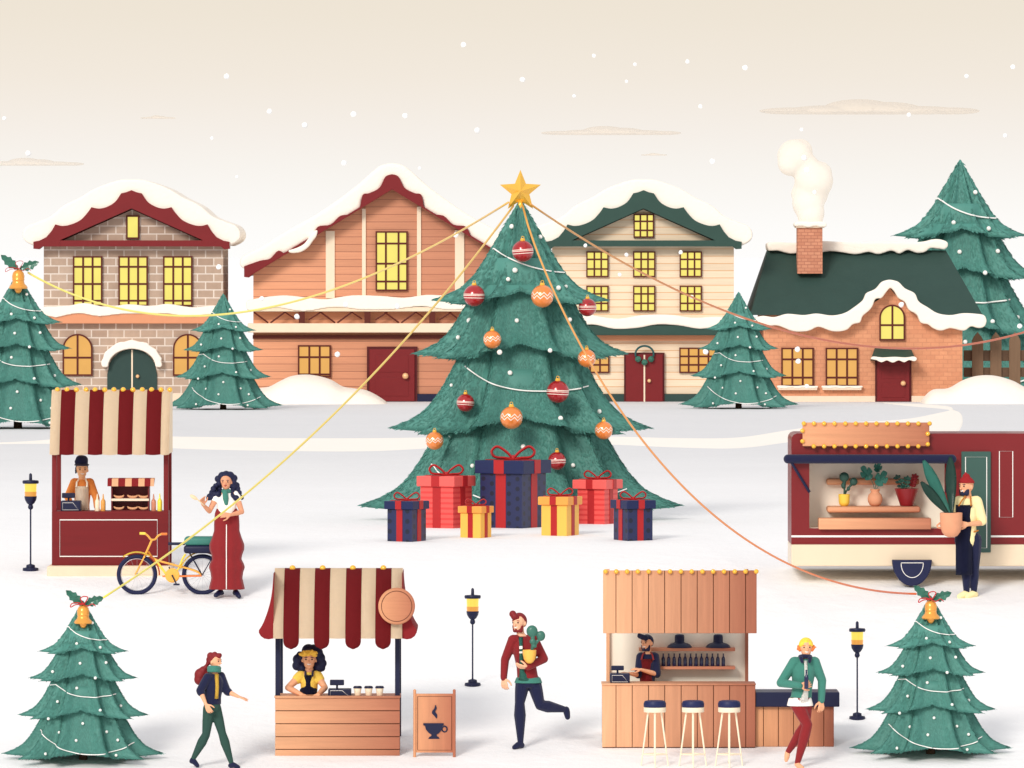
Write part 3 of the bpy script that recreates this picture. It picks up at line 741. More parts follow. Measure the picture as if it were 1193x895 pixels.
def crown_mesh(needles, nl, nw, seed, inner=.955):
    rnd = random.Random(seed); bm = B()
    na, nt_ = 120, 14
    for T in TIERS:
        rings = []
        for i in range(nt_+1):
            t = i/nt_
            rings.append([bm.verts.new(tier_point(T, 2*PI*j/na, t)) for j in range(na)])
        zt, rt, zr, R = T
        under = [bm.verts.new(Vector((tier_point(T, 2*PI*j/na, 1).x*.9, tier_point(T, 2*PI*j/na, 1).y*.9, tier_point(T, 2*PI*j/na, 1).z+R*.012))) for j in range(na)]
        un2 = [bm.verts.new(Vector((.45*R*math.cos(2*PI*j/na), .45*R*math.sin(2*PI*j/na), zr+R*.18))) for j in range(na)]
        rings += [under, un2]
        for A, Bq in zip(rings, rings[1:]):
            for j in range(na): bm.faces.new((A[j], A[(j+1) % na], Bq[(j+1) % na], Bq[j]))
        bm.faces.new(rings[0][::-1]); bm.faces.new(un2)
    bmesh.ops.recalc_face_normals(bm, faces=bm.faces[:])
    nv = len(bm.verts)
    me = bpy.data.meshes.new('crown')
    verts = [v.co.copy() for v in bm.verts]; faces = [[v.index for v in f.verts] for f in bm.faces] if False else None
    bm.verts.index_update(); faces = [[v.index for v in f.verts] for f in bm.faces]; bm.free()
    areas = [(T[0]-T[2])*(T[1]+T[3]) for T in TIERS]; tot = sum(areas)
    for T, ar in zip(TIERS, areas):
        for _ in range(int(needles*ar/tot)):
            t = math.sqrt(rnd.uniform(0.0, 1.0)); an = rnd.uniform(0, 2*PI)
            if T[0] < 180 and t < .12: continue
            p = tier_point(T, an, t); q = tier_point(T, an, min(t+.03, 1.0)); q0 = tier_point(T, an, max(t-.03, 0)); sd_ = tier_point(T, an+.02, t)
            dn = (q-q0).normalized(); sx = (sd_-p).normalized(); no = sx.cross(dn).normalized()
            if no.dot(Vector((p.x, p.y, 6))) < 0: no = -no
            yaw = rnd.gauss(0, .3); lift = rnd.uniform(.0, .14)
            d = (dn*math.cos(yaw)+sx*math.sin(yaw))*math.cos(lift)+no*math.sin(lift)
            L = nl*rnd.uniform(.6, 1.25); wv = d.cross(no).normalized()*nw*rnd.uniform(.7, 1.2)
            i0 = len(verts)
            verts += [p-wv*.5+no*.1, p+wv*.5+no*.1, p+d*L*.55+wv*.42+no*.25, p+d*L+no*.1, p+d*L*.55-wv*.42+no*.25]
            faces.append([i0, i0+1, i0+2, i0+3, i0+4])
    me.from_pydata([tuple(v) for v in verts], [], faces); me.update()
    me.polygons.foreach_set('use_smooth', [len(f) == 4 for f in faces])
    me.materials.append(FIR)
    return me
GARL = mat('white_garland', (252, 250, 246), .5, .03, 5)
BULB = mat('white_light_ball', (255, 252, 246), .3, .02, 5)
def garland(pts, r, name='garland'):
    out = []
    for x, z in pts:
        x_ = x; x, y_ = surf2(x, z)
        if abs(x) < .96*abs(x_): continue
        out.append(Vector((x, y_-r*1.1-1.0, z)))
    # round the back at the same heights
    n = len(pts); back = []
    for i in range(1, 16):
        t = i/16; a = out[-1]; b = out[0]
        an0 = math.atan2(out[-1].y, out[-1].x); an1 = math.atan2(out[0].y, out[0].x)+ (2*PI if math.atan2(out[0].y, out[0].x) < an0 else 0)
        an = an0+(an1-an0)*t; rr = math.hypot(a.x, a.y)*(1-t)+math.hypot(b.x, b.y)*t+r
        back.append(Vector((rr*math.cos(an), rr*math.sin(an), a.z*(1-t)+b.z*t)))
    bm = B(); tubev(bm, out+back, r, 6, True)
    return bm
ZG = lambda y: (884.7-(640+y/3.51))     # front-left enlargement row -> template height
XG = lambda x: (x-340)/3.51
G1 = spline([(280, 318), (315, 343), (355, 360), (395, 369), (436, 372)], 5)
G2 = spline([(233, 550), (275, 578), (325, 595), (390, 600), (430, 597), (473, 592)], 5)
G3 = spline([(168, 738), (205, 772), (255, 802), (310, 820), (370, 828), (440, 824), (500, 810), (548, 789)], 5)
GS = [[(XG(x), ZG(y)) for x, y in g_] for g_ in (G1, G2, G3)]
DOTS = [(379,302),(318,384),(413,400),(333,463),(437,461),(221,497),(398,519),(320,563),(241,619),(418,650),(494,640),(206,686),(346,705),(249,743),(441,741),(320,773),(487,773),(195,828),(481,834)]
def fir(name, label, cx, apex, base, crown, dots=True, garl=True, group=None, D=None, garl_r=.75):
    sc_px = (base-apex)/184.0
    fr = Fr(0, 0, 1, cx, base, D=D)
    t = thing(name, label, 'fir tree', fr, group)
    s = sc_px*fr.k
    t.scale = (s, s, s)
    c = bpy.data.objects.new('crown', crown); C.objects.link(c); c.parent = t
    bm = B(); tubev(bm, [Vector((0, 0, z)) for z in (-8, 0, 4, 60, 130, 175)], [6, 5.4, 5, 4, 2, .5], 12); obj('trunk', bm, BARK, t, smooth=True)
    return t, fr, s
CROWN = crown_mesh(46000, 3.0, .85, 3)
# the first small tree, then its copies
t0, fr0, s0 = fir('fir_tree', 'fir tree in the left foreground corner, golden bell on its top', 96.9, 700, 884.7, CROWN, group='small firs strung with white lights')
for g_ in GS: obj('garland', garland(g_, .62), GARL, t0, smooth=True)
for (x, y) in DOTS:
    X, Z = XG(x), ZG(y); bm = B(); X, Y_ = surf2(X, Z); ellip(bm, Vector((X, Y_-1.6, Z)), 1.75, 12, 8); obj('fairy_light', bm, BULB, t0, smooth=True)
def fir_copy(label, cx, apex, base, D=None, rz=0):
    fr = Fr(0, 0, 1, cx, base, D=D); s = (base-apex)/184.0*fr.k
    return dup(t0, fr.loc, label, sc=s), fr, s
tR, frR, sR = fir_copy('fir tree in the right foreground corner, golden bell on its top', 1084.4, 694, 878)
tL, frL, sL = fir_copy('fir tree cut off by the left edge before the brick house, with a golden bell', 20.8, 318, 499)
tA, _, _ = fir_copy('small fir tree with no bell between the brick house and the orange house', 260, 342, 477)
tB, _, _ = fir_copy('small fir tree with no bell between the cream house and the cottage', 860.5, 340, 476)
tC, _, _ = fir_copy('tall fir tree standing behind the cottage and the picket fence', 1118.6, 186, 464, D=240)
# the big Christmas tree
CROWN2 = crown_mesh(90000, 2.3, .62, 5)
big, frBig, sBig = fir('christmas_tree', 'giant fir with star, baubles and gifts in the middle of the square', 606.3, 232, 603, CROWN2, D=128.6)
tx = lambda x: (x-393)/1.905/((603-232)/184.0); tz = lambda y: (603-(180+y/1.905))/((603-232)/184.0)
for g_ in ([(322, 200), (360, 226), (410, 247), (460, 259), (505, 263)], [(271, 470), (310, 497), (350, 513), (400, 522), (460, 523), (510, 520), (543, 514)], [(196, 687), (240, 725), (290, 750), (350, 768), (420, 775), (500, 772), (570, 760), (628, 742)]):
    obj('garland', garland([(tx(x), tz(y)) for x, y in spline(g_, 5)], .42), GARL, big, smooth=True)
for (x, y, r) in ((374,160,5.5),(437,183,5),(381,257,6),(366,277,5),(477,296,5.5),(494,293,4),(280,369,6.5),(385,368,5),(502,366,5),(255,406,5),(347,437,6),(458,433,5),(370,483,5.5),(481,582,5.5),(568,570,5),(238,623,5),(399,645,5.5),(287,688,5),(509,687,5),(240,512,4)):
    X, Z = tx(x), tz(y); rr = r/1.905/2.016; bm = B(); X, Y_ = surf2(X, Z); ellip(bm, Vector((X, Y_-1.2, Z)), rr, 12, 8); obj('fairy_light', bm, BULB, big, smooth=True)
# star
fst = Fr(400, 180, 1.905, 393, 100, D=frBig.D)
st_ = thing('tree_star', 'golden five-pointed faceted star on top of the giant tree', 'star', fst)
STG = mat('star_gold', (246, 190, 70), .3, .06, 4, 0, metal=.35, coat=.4)
bm = B(); ctr = (393, 82)
pts = []
for i in range(10):
    r = 48 if i % 2 == 0 else 21; a = PI/2+i*PI/5; pts.append(fst.v(ctr[0]+r*math.cos(a), ctr[1]-r*math.sin(a), -.02))
for sgn in (-1, 1):
    c = bm.verts.new(fst.v(ctr[0], ctr[1], -.02+sgn*.17)); ring = [bm.verts.new(p) for p in pts]
    for i in range(10): bm.faces.new((c, ring[i], ring[(i+1) % 10]))
bmesh.ops.remove_doubles(bm, verts=bm.verts[:], dist=1e-4)
obj('star_body', bm, STG, st_)
bm = B(); lathe(bm, fst, 393, -.02, [(7, 128), (6, 112), (3, 100)], 12); obj('holder', bm, STG, st_, smooth=True)
# baubles
def baublemat(name, col, zig):
    m, nt, p = newmat(name)
    tc = N(nt, 'ShaderNodeTexCoord'); sp = N(nt, 'ShaderNodeSeparateXYZ'); nt.links.new(tc.outputs['Object'], sp.inputs[0])
    z = sp.outputs['Z']
    if zig:
        an = mathn(nt, 'ARCTAN2', sp.outputs['X'], mathn(nt, 'MULTIPLY', sp.outputs['Y'], -1.0))
        z = mathn(nt, 'SUBTRACT', z, mathn(nt, 'MULTIPLY', mathn(nt, 'PINGPONG', mathn(nt, 'MULTIPLY', an, 1.0), .32), .9))
        offs = (-.22, .06); lw = .05
    else: offs = (-.2, 0.02, .14); lw = .032
    tot = None
    for o_ in offs:
        q = mathn(nt, 'LESS_THAN', mathn(nt, 'ABSOLUTE', mathn(nt, 'SUBTRACT', z, o_)), lw)
        tot = q if tot is None else mathn(nt, 'MAXIMUM', tot, q)
    nt.links.new(mixc(nt, tot, lin(col), lin((255, 236, 222))), p.inputs['Base Color'])
    p.inputs['Roughness'].default_value = .22; p.inputs['Coat Weight'].default_value = .7; p.inputs['Metallic'].default_value = .15
    return m
BR_, BO_ = baublemat('red_bauble', (168, 24, 30), False), baublemat('orange_bauble', (240, 138, 62), True)
bb = [(398,215,24,0,'red striped bauble highest on the giant tree, just below the star'),(291,313,24,0,'red striped bauble on the left tip of the giant tree\'s top tier'),(441,314,25,1,'orange zigzag bauble highest of the orange ones on the giant tree'),
      (541,339,20,0,'red striped bauble under the right tip of the giant tree\'s top tier'),(331,409,20,1,'orange zigzag bauble left of centre on the giant tree\'s second tier'),(539,451,20,1,'orange zigzag bauble under the right end of the giant tree\'s second tier'),
      (475,524,25,0,'large red striped bauble right of centre on the giant tree\'s third tier'),(272,549,20,0,'small red striped bauble left of centre on the giant tree\'s third tier'),(373,580,25,1,'large orange zigzag bauble low in the middle of the giant tree'),
      (204,632,20,1,'orange zigzag bauble under the left end of the giant tree\'s third tier'),(576,609,20,1,'orange zigzag bauble at the right edge of the giant tree\'s third tier'),(473,675,20,0,'red striped bauble lowest on the giant tree, beside the largest gift')]
for (x, y, r, z, lab) in bb:
    X, Z = tx(x), tz(y)
    yy = min(surf2(X, Z+dz)[1] for dz in (-8, -4, 0, 4, 8, 12))*sBig
    R = r/1.905*frBig.k
    base = Vector((frBig.loc.x+X*sBig, frBig.D+min(yy, -.55)-R*.8, frBig.loc.z+Z*sBig))
    t = thing('bauble', lab, 'bauble', base, 'glass baubles on the giant tree')
    bm = B(); bmesh.ops.create_uvsphere(bm, u_segments=32, v_segments=20, radius=1)
    o = obj('ball', bm, BO_ if z else BR_, t, smooth=True); o.scale = (R, R, R)
    o.rotation_euler = (0, math.radians(random.uniform(-6, 6)), math.radians(random.uniform(-15, 15)))
    bm = B(); lathev(bm, Vector((0, 0, R*.93)), [(R*.22, 0), (R*.24, R*.06), (R*.2, R*.24), (R*.1, R*.26)], 14)
    tubev(bm, [Vector((R*.12*math.cos(a), 0, R*1.26+R*.12*math.sin(a))) for a in [2*PI*i/12 for i in range(12)]], R*.03, 6, True)
    obj('cap', bm, GOLD, t, smooth='auto')
# bells with holly
HOLLY = mat('holly_green', (52, 108, 90), .35, .15, 8, .1, coat=.3); BELLG = mat('bell_gold', (240, 166, 74), .3, .08, 6, 0, metal=.35, coat=.3)
RIB = mat('red_ribbon', (190, 34, 40), .5, .08, 6)
def holly(bm, fr, b, tip, wid, d):
    bx, by = b; tx_, ty_ = tip; L = math.hypot(tx_-bx, ty_-by); ux, uy = (tx_-bx)/L, (ty_-by)/L; nx, ny = -uy, ux
    prof = [(0, .02), (.12, .5), (.2, .42), (.34, .95), (.46, .66), (.6, .95), (.7, .52), (.84, .5), (1, 0)]
    up = [bm.verts.new(fr.v(bx+ux*L*t+nx*wid*h, by+uy*L*t+ny*wid*h, d-.015*(1-abs(t-.5)))) for t, h in prof]
    mid = [bm.verts.new(fr.v(bx+ux*L*t, by+uy*L*t, d+.012)) for t, h in prof]
    dn = [bm.verts.new(fr.v(bx+ux*L*t-nx*wid*h, by+uy*L*t-ny*wid*h, d-.015*(1-abs(t-.5)))) for t, h in prof]
    for A, Bq in ((up, mid), (mid, dn)):
        for i in range(len(prof)-1): bm.faces.new((A[i], A[i+1], Bq[i+1], Bq[i]))
    bmesh.ops.remove_doubles(bm, verts=bm.verts[:], dist=1e-5)
    g_ = bm.faces[:]
    bmesh.ops.solidify(bm, geom=g_, thickness=.008)
def bell(cx, cy, sc, D, lab, yoff):
    """cx, cy: photo position of the bell's top; sc: photo pixels per unit of the front-left enlargement"""
    fr = Fr(0, 0, 1, cx, cy, D=D); P = lambda x, y: (cx+(x-340)*sc, cy+(y-228)*sc)
    t = thing('holly_bell', lab, 'bell', fr, 'golden holly bells on tree tops')
    bm = B(); c = fr.v(cx, cy, 0); q = sc*fr.k
    prof = [(1, 82), (14, 84), (15, 74), (35, 76), (38, 71), (34, 64), (26, 56), (23, 46), (24, 42), (25.5, 40), (24, 37), (25, 26), (22, 12), (14, 3), (5, 0), (2, -3)]
    lathev(bm, c, [(r*q, -y*q) for r, y in prof], 24)
    obj('bell_cup', bm, BELLG, t, smooth='auto')
    bm = B(); ellip(bm, c+Vector((0, 0, -84*q)), (12*q, 12*q, 11*q)); obj('clapper', bm, BELLG, t, smooth=True)
    for tip in ((270, 168), (424, 196)):
        bm = B(); holly(bm, fr, P(340 if tip[0] < 340 else 345, 226), P(*tip), 21*sc, -.03); obj('holly_leaf', bm, HOLLY, t)
    bm = B()
    for loop in ([(342, 222), (330, 200), (345, 192), (360, 196), (352, 212)], [(338, 224), (310, 226), (290, 236), (294, 222), (318, 218)]):
        tubev(bm, [fr.v(*P(x, y), -.06) for x, y in spline(loop, 5, True)], .007*1.1, 6, True)
    tubev(bm, [fr.v(*P(x, y), -.06) for x, y in spline([(342, 224), (360, 232), (378, 222), (392, 232)], 5)], .007, 6)
    ellip(bm, fr.v(*P(341, 222), -.065), .016)
    obj('ribbon', bm, RIB, t, smooth=True)
    return fr, P
bellFL = bell(96.9, 705, 1/3.51, fr0.D-6*.285*fr0.k-.12, 'golden bell with holly leaves on the left foreground fir', 0)
bellFR = bell(1084.4, 699.5, 1/3.51, frR.D-.14, 'golden bell with holly leaves on the right foreground fir', 0)
bellL = bell(21.3, 314.5, .29, frL.D-.3, 'golden bell with holly leaves on the fir at the left edge', 0)
# cords from the star
def ramp_mat(name, c0, c1, L):
    m, nt, p = newmat(name); tc = N(nt, 'ShaderNodeTexCoord'); sp = N(nt, 'ShaderNodeSeparateXYZ'); nt.links.new(tc.outputs['Object'], sp.inputs[0])
    f = N(nt, 'ShaderNodeClamp'); nt.links.new(mathn(nt, 'DIVIDE', mathn(nt, 'ABSOLUTE', sp.outputs['X']), L), f.inputs[0])
    nt.links.new(mixc(nt, f.outputs[0], lin(c0), lin(c1)), p.inputs['Base Color']); p.inputs['Roughness'].default_value = .4
    return m
CY = ramp_mat('yellow_cord', (236, 186, 96), (252, 236, 96), 5.0); CO = ramp_mat('orange_cord', (230, 166, 78), (212, 92, 34), 5.0)
def wpt(x, y, D): return Vector(((x-CX)*D/F, D, (HY-y)*D/F))
def cord(A, E, sag, pw, m, lab, rA=1.25, q=1.0):
    g = lambda t: t**pw*(1-t)**q
    tm = pw/(pw+q); gm = g(tm); base = A.copy()
    pts = []
    for i in range(61):
        t = i/60; p = A.lerp(E, t); p = p-Vector((0, 0, sag*g(t)/gm)); pts.append(p-base)
    bm = B(); tubev(bm, pts, [rA*(p+base).y/F for p in pts], 8)
    tag(obj('light_cord', bm, m, loc=base, smooth=True), lab, 'cord', 'cords strung from the star')
Ds = frBig.D-.15
cord(wpt(592, 236, Ds), wpt(33, 318, bellL[0].D-.05), 1.45, 1.0, CY, 'yellow cord from the star to the bell at the left edge')
cord(wpt(598, 240, Ds), wpt(121, 696, bellFL[0].D-.05), .55, 1.0, CY, 'yellow cord from the star down to the left foreground fir')
cord(wpt(609, 240, Ds), wpt(1067, 692, bellFR[0].D-.05), 1.85, .8, CO, 'orange cord from the star down to the right foreground fir')
cord(wpt(618, 238, Ds), wpt(1330, 322, 175), 2.0, 1.0, CO, 'orange cord from the star past the cottage to the right edge')
# ---------------------------------------------------------------- gifts
def dotmat(name, col, dot, sz):
    m, nt, p = newmat(name); tc = N(nt, 'ShaderNodeTexCoord')
    sp = N(nt, 'ShaderNodeSeparateXYZ'); nt.links.new(tc.outputs['Object'], sp.inputs[0])
    u = mathn(nt, 'DIVIDE', mathn(nt, 'ADD', sp.outputs['X'], sp.outputs['Y']), sz); v = mathn(nt, 'DIVIDE', sp.outputs['Z'], sz)
    v2 = mathn(nt, 'ADD', v, mathn(nt, 'MULTIPLY', mathn(nt, 'FLOORED_MODULO', mathn(nt, 'FLOOR', u), 2.0), .5))
    a = mathn(nt, 'SUBTRACT', mathn(nt, 'FRACT', u), .5); b = mathn(nt, 'SUBTRACT', mathn(nt, 'FRACT', v2), .5)
    r = mathn(nt, 'SQRT', mathn(nt, 'ADD', mathn(nt, 'MULTIPLY', a, a), mathn(nt, 'MULTIPLY', b, b)))
    nt.links.new(mixc(nt, mathn(nt, 'LESS_THAN', r, .24), lin(col), lin(dot)), p.inputs['Base Color']); p.inputs['Roughness'].default_value = .4
    return m
def stripemat(name, c0, c1, per):
    m, nt, p = newmat(name); tc = N(nt, 'ShaderNodeTexCoord'); sp = N(nt, 'ShaderNodeSeparateXYZ'); nt.links.new(tc.outputs['Object'], sp.inputs[0])
    f = mathn(nt, 'GREATER_THAN', mathn(nt, 'FRACT', mathn(nt, 'DIVIDE', sp.outputs['Z'], per)), .6)
    nt.links.new(mixc(nt, f, lin(c0), lin(c1)), p.inputs['Base Color']); p.inputs['Roughness'].default_value = .4
    return m
GN = dotmat('navy_dotted_wrap', (28, 37, 80), (15, 20, 46), .16); GNL = mat('navy_lid', (28, 38, 80), .4, .06, 4)
GR = stripemat('coral_striped_wrap', (232, 84, 78), (216, 60, 58), .085); GRL = mat('coral_lid', (236, 98, 92), .4, .06, 4)
GY = mat('yellow_wrap', (244, 188, 86), .4, .06, 3); GYL = mat('orange_yellow_lid', (240, 162, 76), .4, .06, 3)
RIBG = mat('gift_ribbon', (176, 36, 38), .4, .08, 6)
GFR = lambda x, y: Fr(400, 500, 2.91, x, y)
def gift(name_lab, x0, split, x1, ylid, ymid, ybot, ml, mb, lx0, lx1, D=None, flip=False):
    front, side = split-x0, x1-split
    if flip: front, side = side, front
    al = math.atan2(side, front); wd = (x1-x0)/(math.cos(al)+math.sin(al))
    fr = GFR((x0+x1)/2, ybot); fr = Fr(400, 500, 2.91, (x0+x1)/2, ybot, D=fr.D+.0)
    k = fr.k; W_ = wd*k; H_ = (ybot-ymid)*k; Hl = (ymid-ylid)*k; over = ((lx1-lx0)/(x1-x0)-1)*W_/2
    t = thing('gift_box', name_lab, 'gift', fr, 'wrapped gifts under the giant tree')
    t.location.y += W_*.7
    t.location.z = zg(t.location.y-W_*.3)-.005
    t.rotation_euler.z = al if flip else -al
    h = W_/2
    bm = B(); boxm(bm, (-h, -h, 0), (h, h, H_), .008); obj('box', bm, mb, t)
    bm = B(); boxm(bm, (-h-over, -h-over, H_-.0), (h+over, h+over, H_+Hl), .012); obj('lid', bm, ml, t)
    rw = W_*.12; e = .008
    for ax in (0, 1):
        bm = B()
        def bb_(lo, hi):
            if ax: lo = (lo[1], lo[0], lo[2]); hi = (hi[1], hi[0], hi[2])
            boxm(bm, lo, hi)
        ez = e*(1.0 if ax else .8)
        for s in (-1, 1):
            y0, y1 = (s*h, s*(h+ez)) if s > 0 else (s*(h+ez), s*h)
            bb_((-rw, y0, .002), (rw, y1, H_))
            q = h+over; y0, y1 = (s*q, s*(q+ez)) if s > 0 else (s*(q+ez), s*q)
            bb_((-rw, y0, H_+.002), (rw, y1, H_+Hl+ez))
        bb_((-rw, -h-over, H_+Hl), (rw, h+over, H_+Hl+ez))
        obj('ribbon', bm, RIBG, t)
    top = H_+Hl+.01; bm = B(); s = W_*.34
    for sg in (-1, 1):
        lp = spline([(0, 0), (sg*.35, .5), (sg*.95, .95), (sg*1.3, .6), (sg*1.1, .18), (sg*.5, .1), (0, .02)], 6)
        ca, sa = math.cos(-t.rotation_euler.z), math.sin(-t.rotation_euler.z)
        t_ = B(); tubev(t_, [Vector((u*s, 0, v*s*.82)) for u, v in lp], s*.085, 10, True)
        for v in t_.verts: v.co.y *= 2.6
        merge(bm, t_, Matrix.Translation((0, 0, top)) @ Matrix.Rotation(-t.rotation_euler.z, 4, 'Z'))
    ellip(bm, Vector((0, 0, top+s*.1)), (s*.2, s*.2, s*.17))
    obj('bow', bm, RIBG, t, smooth='auto')
gift('small navy dotted gift box at the left end of the row of gifts', 148, 232, 280, 245, 273, 383, GNL, GN, 136, 291)
gift('coral striped gift box left of the largest gift', 260, 372, 436, 160, 195, 337, GRL, GR, 247, 449)
gift('smallest gift, yellow box in front of the left coral gift', 396, 465, 502, 262, 285, 370, GYL, GY, 387, 511)
gift('largest gift, navy dotted box standing in the middle', 463, 605, 688, 107, 152, 337, GNL, GN, 444, 706)
gift('yellow gift box right of the largest navy gift', 671, 757, 800, 230, 258, 363, GYL, GY, 658, 811)
gift('coral striped gift box right of the largest gift', 794, 885, 932, 172, 203, 323, GRL, GR, 781, 954)
gift('small navy dotted gift box at the right end of the row of gifts', 917, 965, 1050, 242, 271, 380, GNL, GN, 906, 1062, flip=True)

# ---------------------------------------------------------------- street lamps
LAMPY = glow('lamp_glass_yellow', (252, 224, 92), .9, .2, .05); LAMPO = glow('lamp_glass_amber', (240, 166, 74), .85, .2, .05)
def lamp(fr, u, label):
    """fr anchored on the foot; u: readings per unit of the left-stall enlargement"""
    t = thing('street_lamp', label, 'street lamp', fr, 'navy street lamps with glowing glass')
    k = fr.k*u; L = lambda bm, prof, seg=24: lathev(bm, Vector((0, 0, 0)), [(r*k, h*k) for r, h in prof], seg)
    bm = B(); L(bm, [(29, -6), (30, 0), (29, 9), (17, 11), (16, 20), (10, 22), (3.2, 24), (3, 60), (3, 227)]); obj('pole', bm, NAVY, t, smooth='auto')
    bm = B(); L(bm, [(3, 226), (7, 228), (10, 234), (9, 241), (7, 244), (14, 250), (21, 262), (23, 272), (23, 276), (3, 276)]); obj('lamp_bowl', bm, NAVY, t, smooth='auto')
    bm = B(); L(bm, [(21, 276), (22, 300), (23, 323), (3, 323)]); g = obj('lamp_glass', bm, LAMPY, t, smooth='auto')
    bm = B(); L(bm, [(21.6, 275), (22.6, 291), (22.9, 293), (3, 293)]); obj('amber_band', bm, LAMPO, g, smooth='auto')
    bm = B(); L(bm, [(5, 322), (29, 323), (31, 329), (29, 335), (6, 337), (5.5, 357), (3, 361), (1, 362)]); obj('lamp_cap', bm, NAVY, t, smooth='auto')
    return t
lamp(Fr(0, 430, 3.197, 114, 750), 1, 'navy street lamp at the left edge beside the red striped food stall')
lamp(Fr(530, 670, 3.976, 82, 511), 447/359, 'navy street lamp standing between the coffee stall and the running man')
lamp(Fr(960, 670, 3.979, 154, 666), 448/359, 'navy street lamp standing beside the right foreground fir and the navy-topped bar')

# ---------------------------------------------------------------- shared pieces
def bulbs(parent, fr, pts, r, d):
    first = None
    for (x, y) in pts:
        if first is None:
            bm = B(); ellip(bm, Vector((0, 0, 0)), r*fr.k, 16, 10); first = obj('light_bulb', bm, GOLD, parent, smooth=True); o = first
        else:
            o = first.copy(); C.objects.link(o); o.parent = parent
        o.location = fr.v(x, y, d)
def register(fr, x0, y0, x1, y1, sx0, sy0, sx1, sy1, d, label):
    """till body with a pale outline on its face, on a post a flat screen"""
    f = fr.at((x0+x1)/2, y1); off = fr.v((x0+x1)/2, y1, d); q = Fr(fr.ox, fr.oy, fr.sc, (x0+x1)/2, y1, D=fr.D)
    t = thing('cash_register', label, 'cash register', fr.loc+off)
    bm = B(); boxm(bm, q.v(x0, y1, 0), q.v(x1, y0, .3), .012); obj('till', bm, NAVY, t)
    w_, h_ = x1-x0, y1-y0
    pts = [(x0+.1*w_, y0+.18*h_), (x0+.62*w_, y0+.18*h_), (x0+.9*w_, y1-.12*h_), (x0+.1*w_, y1-.12*h_)]
    bm = B(); tube(bm, q, [(x, y, -.003) for x, y in pts], .012*w_, 6, True); obj('face_outline', bm, WHITE, t)
    bm = B(); cx = (sx0+sx1)/2; tubev(bm, [q.v(cx, y0, .14), q.v(cx, sy1-1, .14)], .014); obj('screen_post', bm, NAVY, t, smooth='auto')
    bm = B(); boxm(bm, q.v(sx0, sy1, .1), q.v(sx1, sy0, .15), .01); obj('screen', bm, NAVY, t)
def boards(fr, x0, y0, x1, y1, lines, d0, d1, vertical=True, bev=.006, gap=None):
    bm = B(); g = (gap or .45*fr.sc)/2
    e = [(x0 if vertical else y0)]+list(lines)+[(x1 if vertical else y1)]
    for i in range(len(e)-1):
        a = e[i]+(g if i else 0); b = e[i+1]-(g if i < len(e)-2 else 0)
        if vertical: box(bm, fr, a, y0, b, y1, d0, d1, bev)
        else: box(bm, fr, x0, a, x1, b, d0, d1, bev)
    return bm
GAPM = mat('dark_board_gap', (112, 62, 42), .8, .1, 5)

# ---------------------------------------------------------------- left food stall
A = Fr(0, 430, 3.197, 408, 767)
ST = thing('food_stall', 'dark red food stall with tall red and cream striped awning and gold bulbs', 'market stall', A)
RW = woodmat('red_stall_boards', (112, 22, 26), along='XX', island=.03, streak=9)
bm = B(); box(bm, A, 176, 732, 640, 800, -.12, 1.25, .035); obj('platform', bm, mat('stall_platform', (234, 208, 180), .75, .1, 4), ST)
bm = B(); box(bm, A, 193, 530, 627, 732, 0, .55, .01); ctr = obj('counter', bm, RW, ST)
bm = B(); tube(bm, A, [(223, 562, -.006), (586, 562, -.006), (586, 698, -.006), (223, 698, -.006)], 2.2, 6, True); obj('panel_outline', bm, WHITE, ctr)
for (a, b) in ((193, 211), (609, 627)):
    for (d0, d1) in ((.02, .1), (1.08, 1.16)):
        bm = B(); box(bm, A, a, 312, b, 534 if d0 < 1 else 735, d0, d1, .006); obj('post', bm, RED, ST)
ed = [188, 224, 278, 330, 384, 440, 495, 544, 600, 632]
AWC, AWR = mat('awning_cream', (236, 216, 188), .85, .05, 20, .3), mat('awning_red', (132, 27, 32), .85, .08, 20, .3)
def awning_profile(fr, ytop, ybot, dtop, dbot, sag=.0):
    return [(ytop+(ybot-ytop)*t, dtop+(dbot-dtop)*t+sag*math.sin(t*PI)) for t in [i/8 for i in range(9)]]
for i in range(9):
    bm = B(); a, b = ed[i], ed[i+1]
    pf = [(82, 1.2), (79, .5), (80, .35), (110, .22), (160, .08), (220, -.06), (280, -.17), (309, -.22), (317, -.225)]
    pv = None
    for (y, d) in pf:
        bul = []
        for s in range(7):
            u = s/6; bul.append(bm.verts.new(A.v(a+(b-a)*u, y+(2.2*math.sin(u*PI) if y > 316 else 0), d-.035*math.sin(u*PI))))
        if pv:
            for s in range(6): bm.faces.new((pv[s], pv[s+1], bul[s+1], bul[s]))
        pv = bul
    bmesh.ops.solidify(bm, geom=bm.faces[:], thickness=.012)
    obj('awning_stripe', bm, AWR if i % 2 else AWC, ST, smooth='auto')
bm = B(); prism_v(bm, [A.v(190, 80, .36), A.v(190, 316, -.2), A.v(190, 316, 1.18), A.v(190, 84, 1.18)], A.v(4, 0, 0)-A.v(0, 0, 0)); obj('awning_side', bm, AWC, ST)
bm = B(); prism_v(bm, [A.v(626, 80, .36), A.v(626, 316, -.2), A.v(626, 316, 1.18), A.v(626, 84, 1.18)], A.v(4, 0, 0)-A.v(0, 0, 0)); obj('awning_side', bm, AWC, ST)
bulbs(ST, A, [(x, 79) for x in (209, 245, 280, 316, 350, 386, 420, 455, 491, 526, 561, 596, 629)], 10, .33)
register(A, 225, 492, 299, 530, 228, 463, 277, 482, .06, 'navy cash register on the red food stall, in front of its vendor')
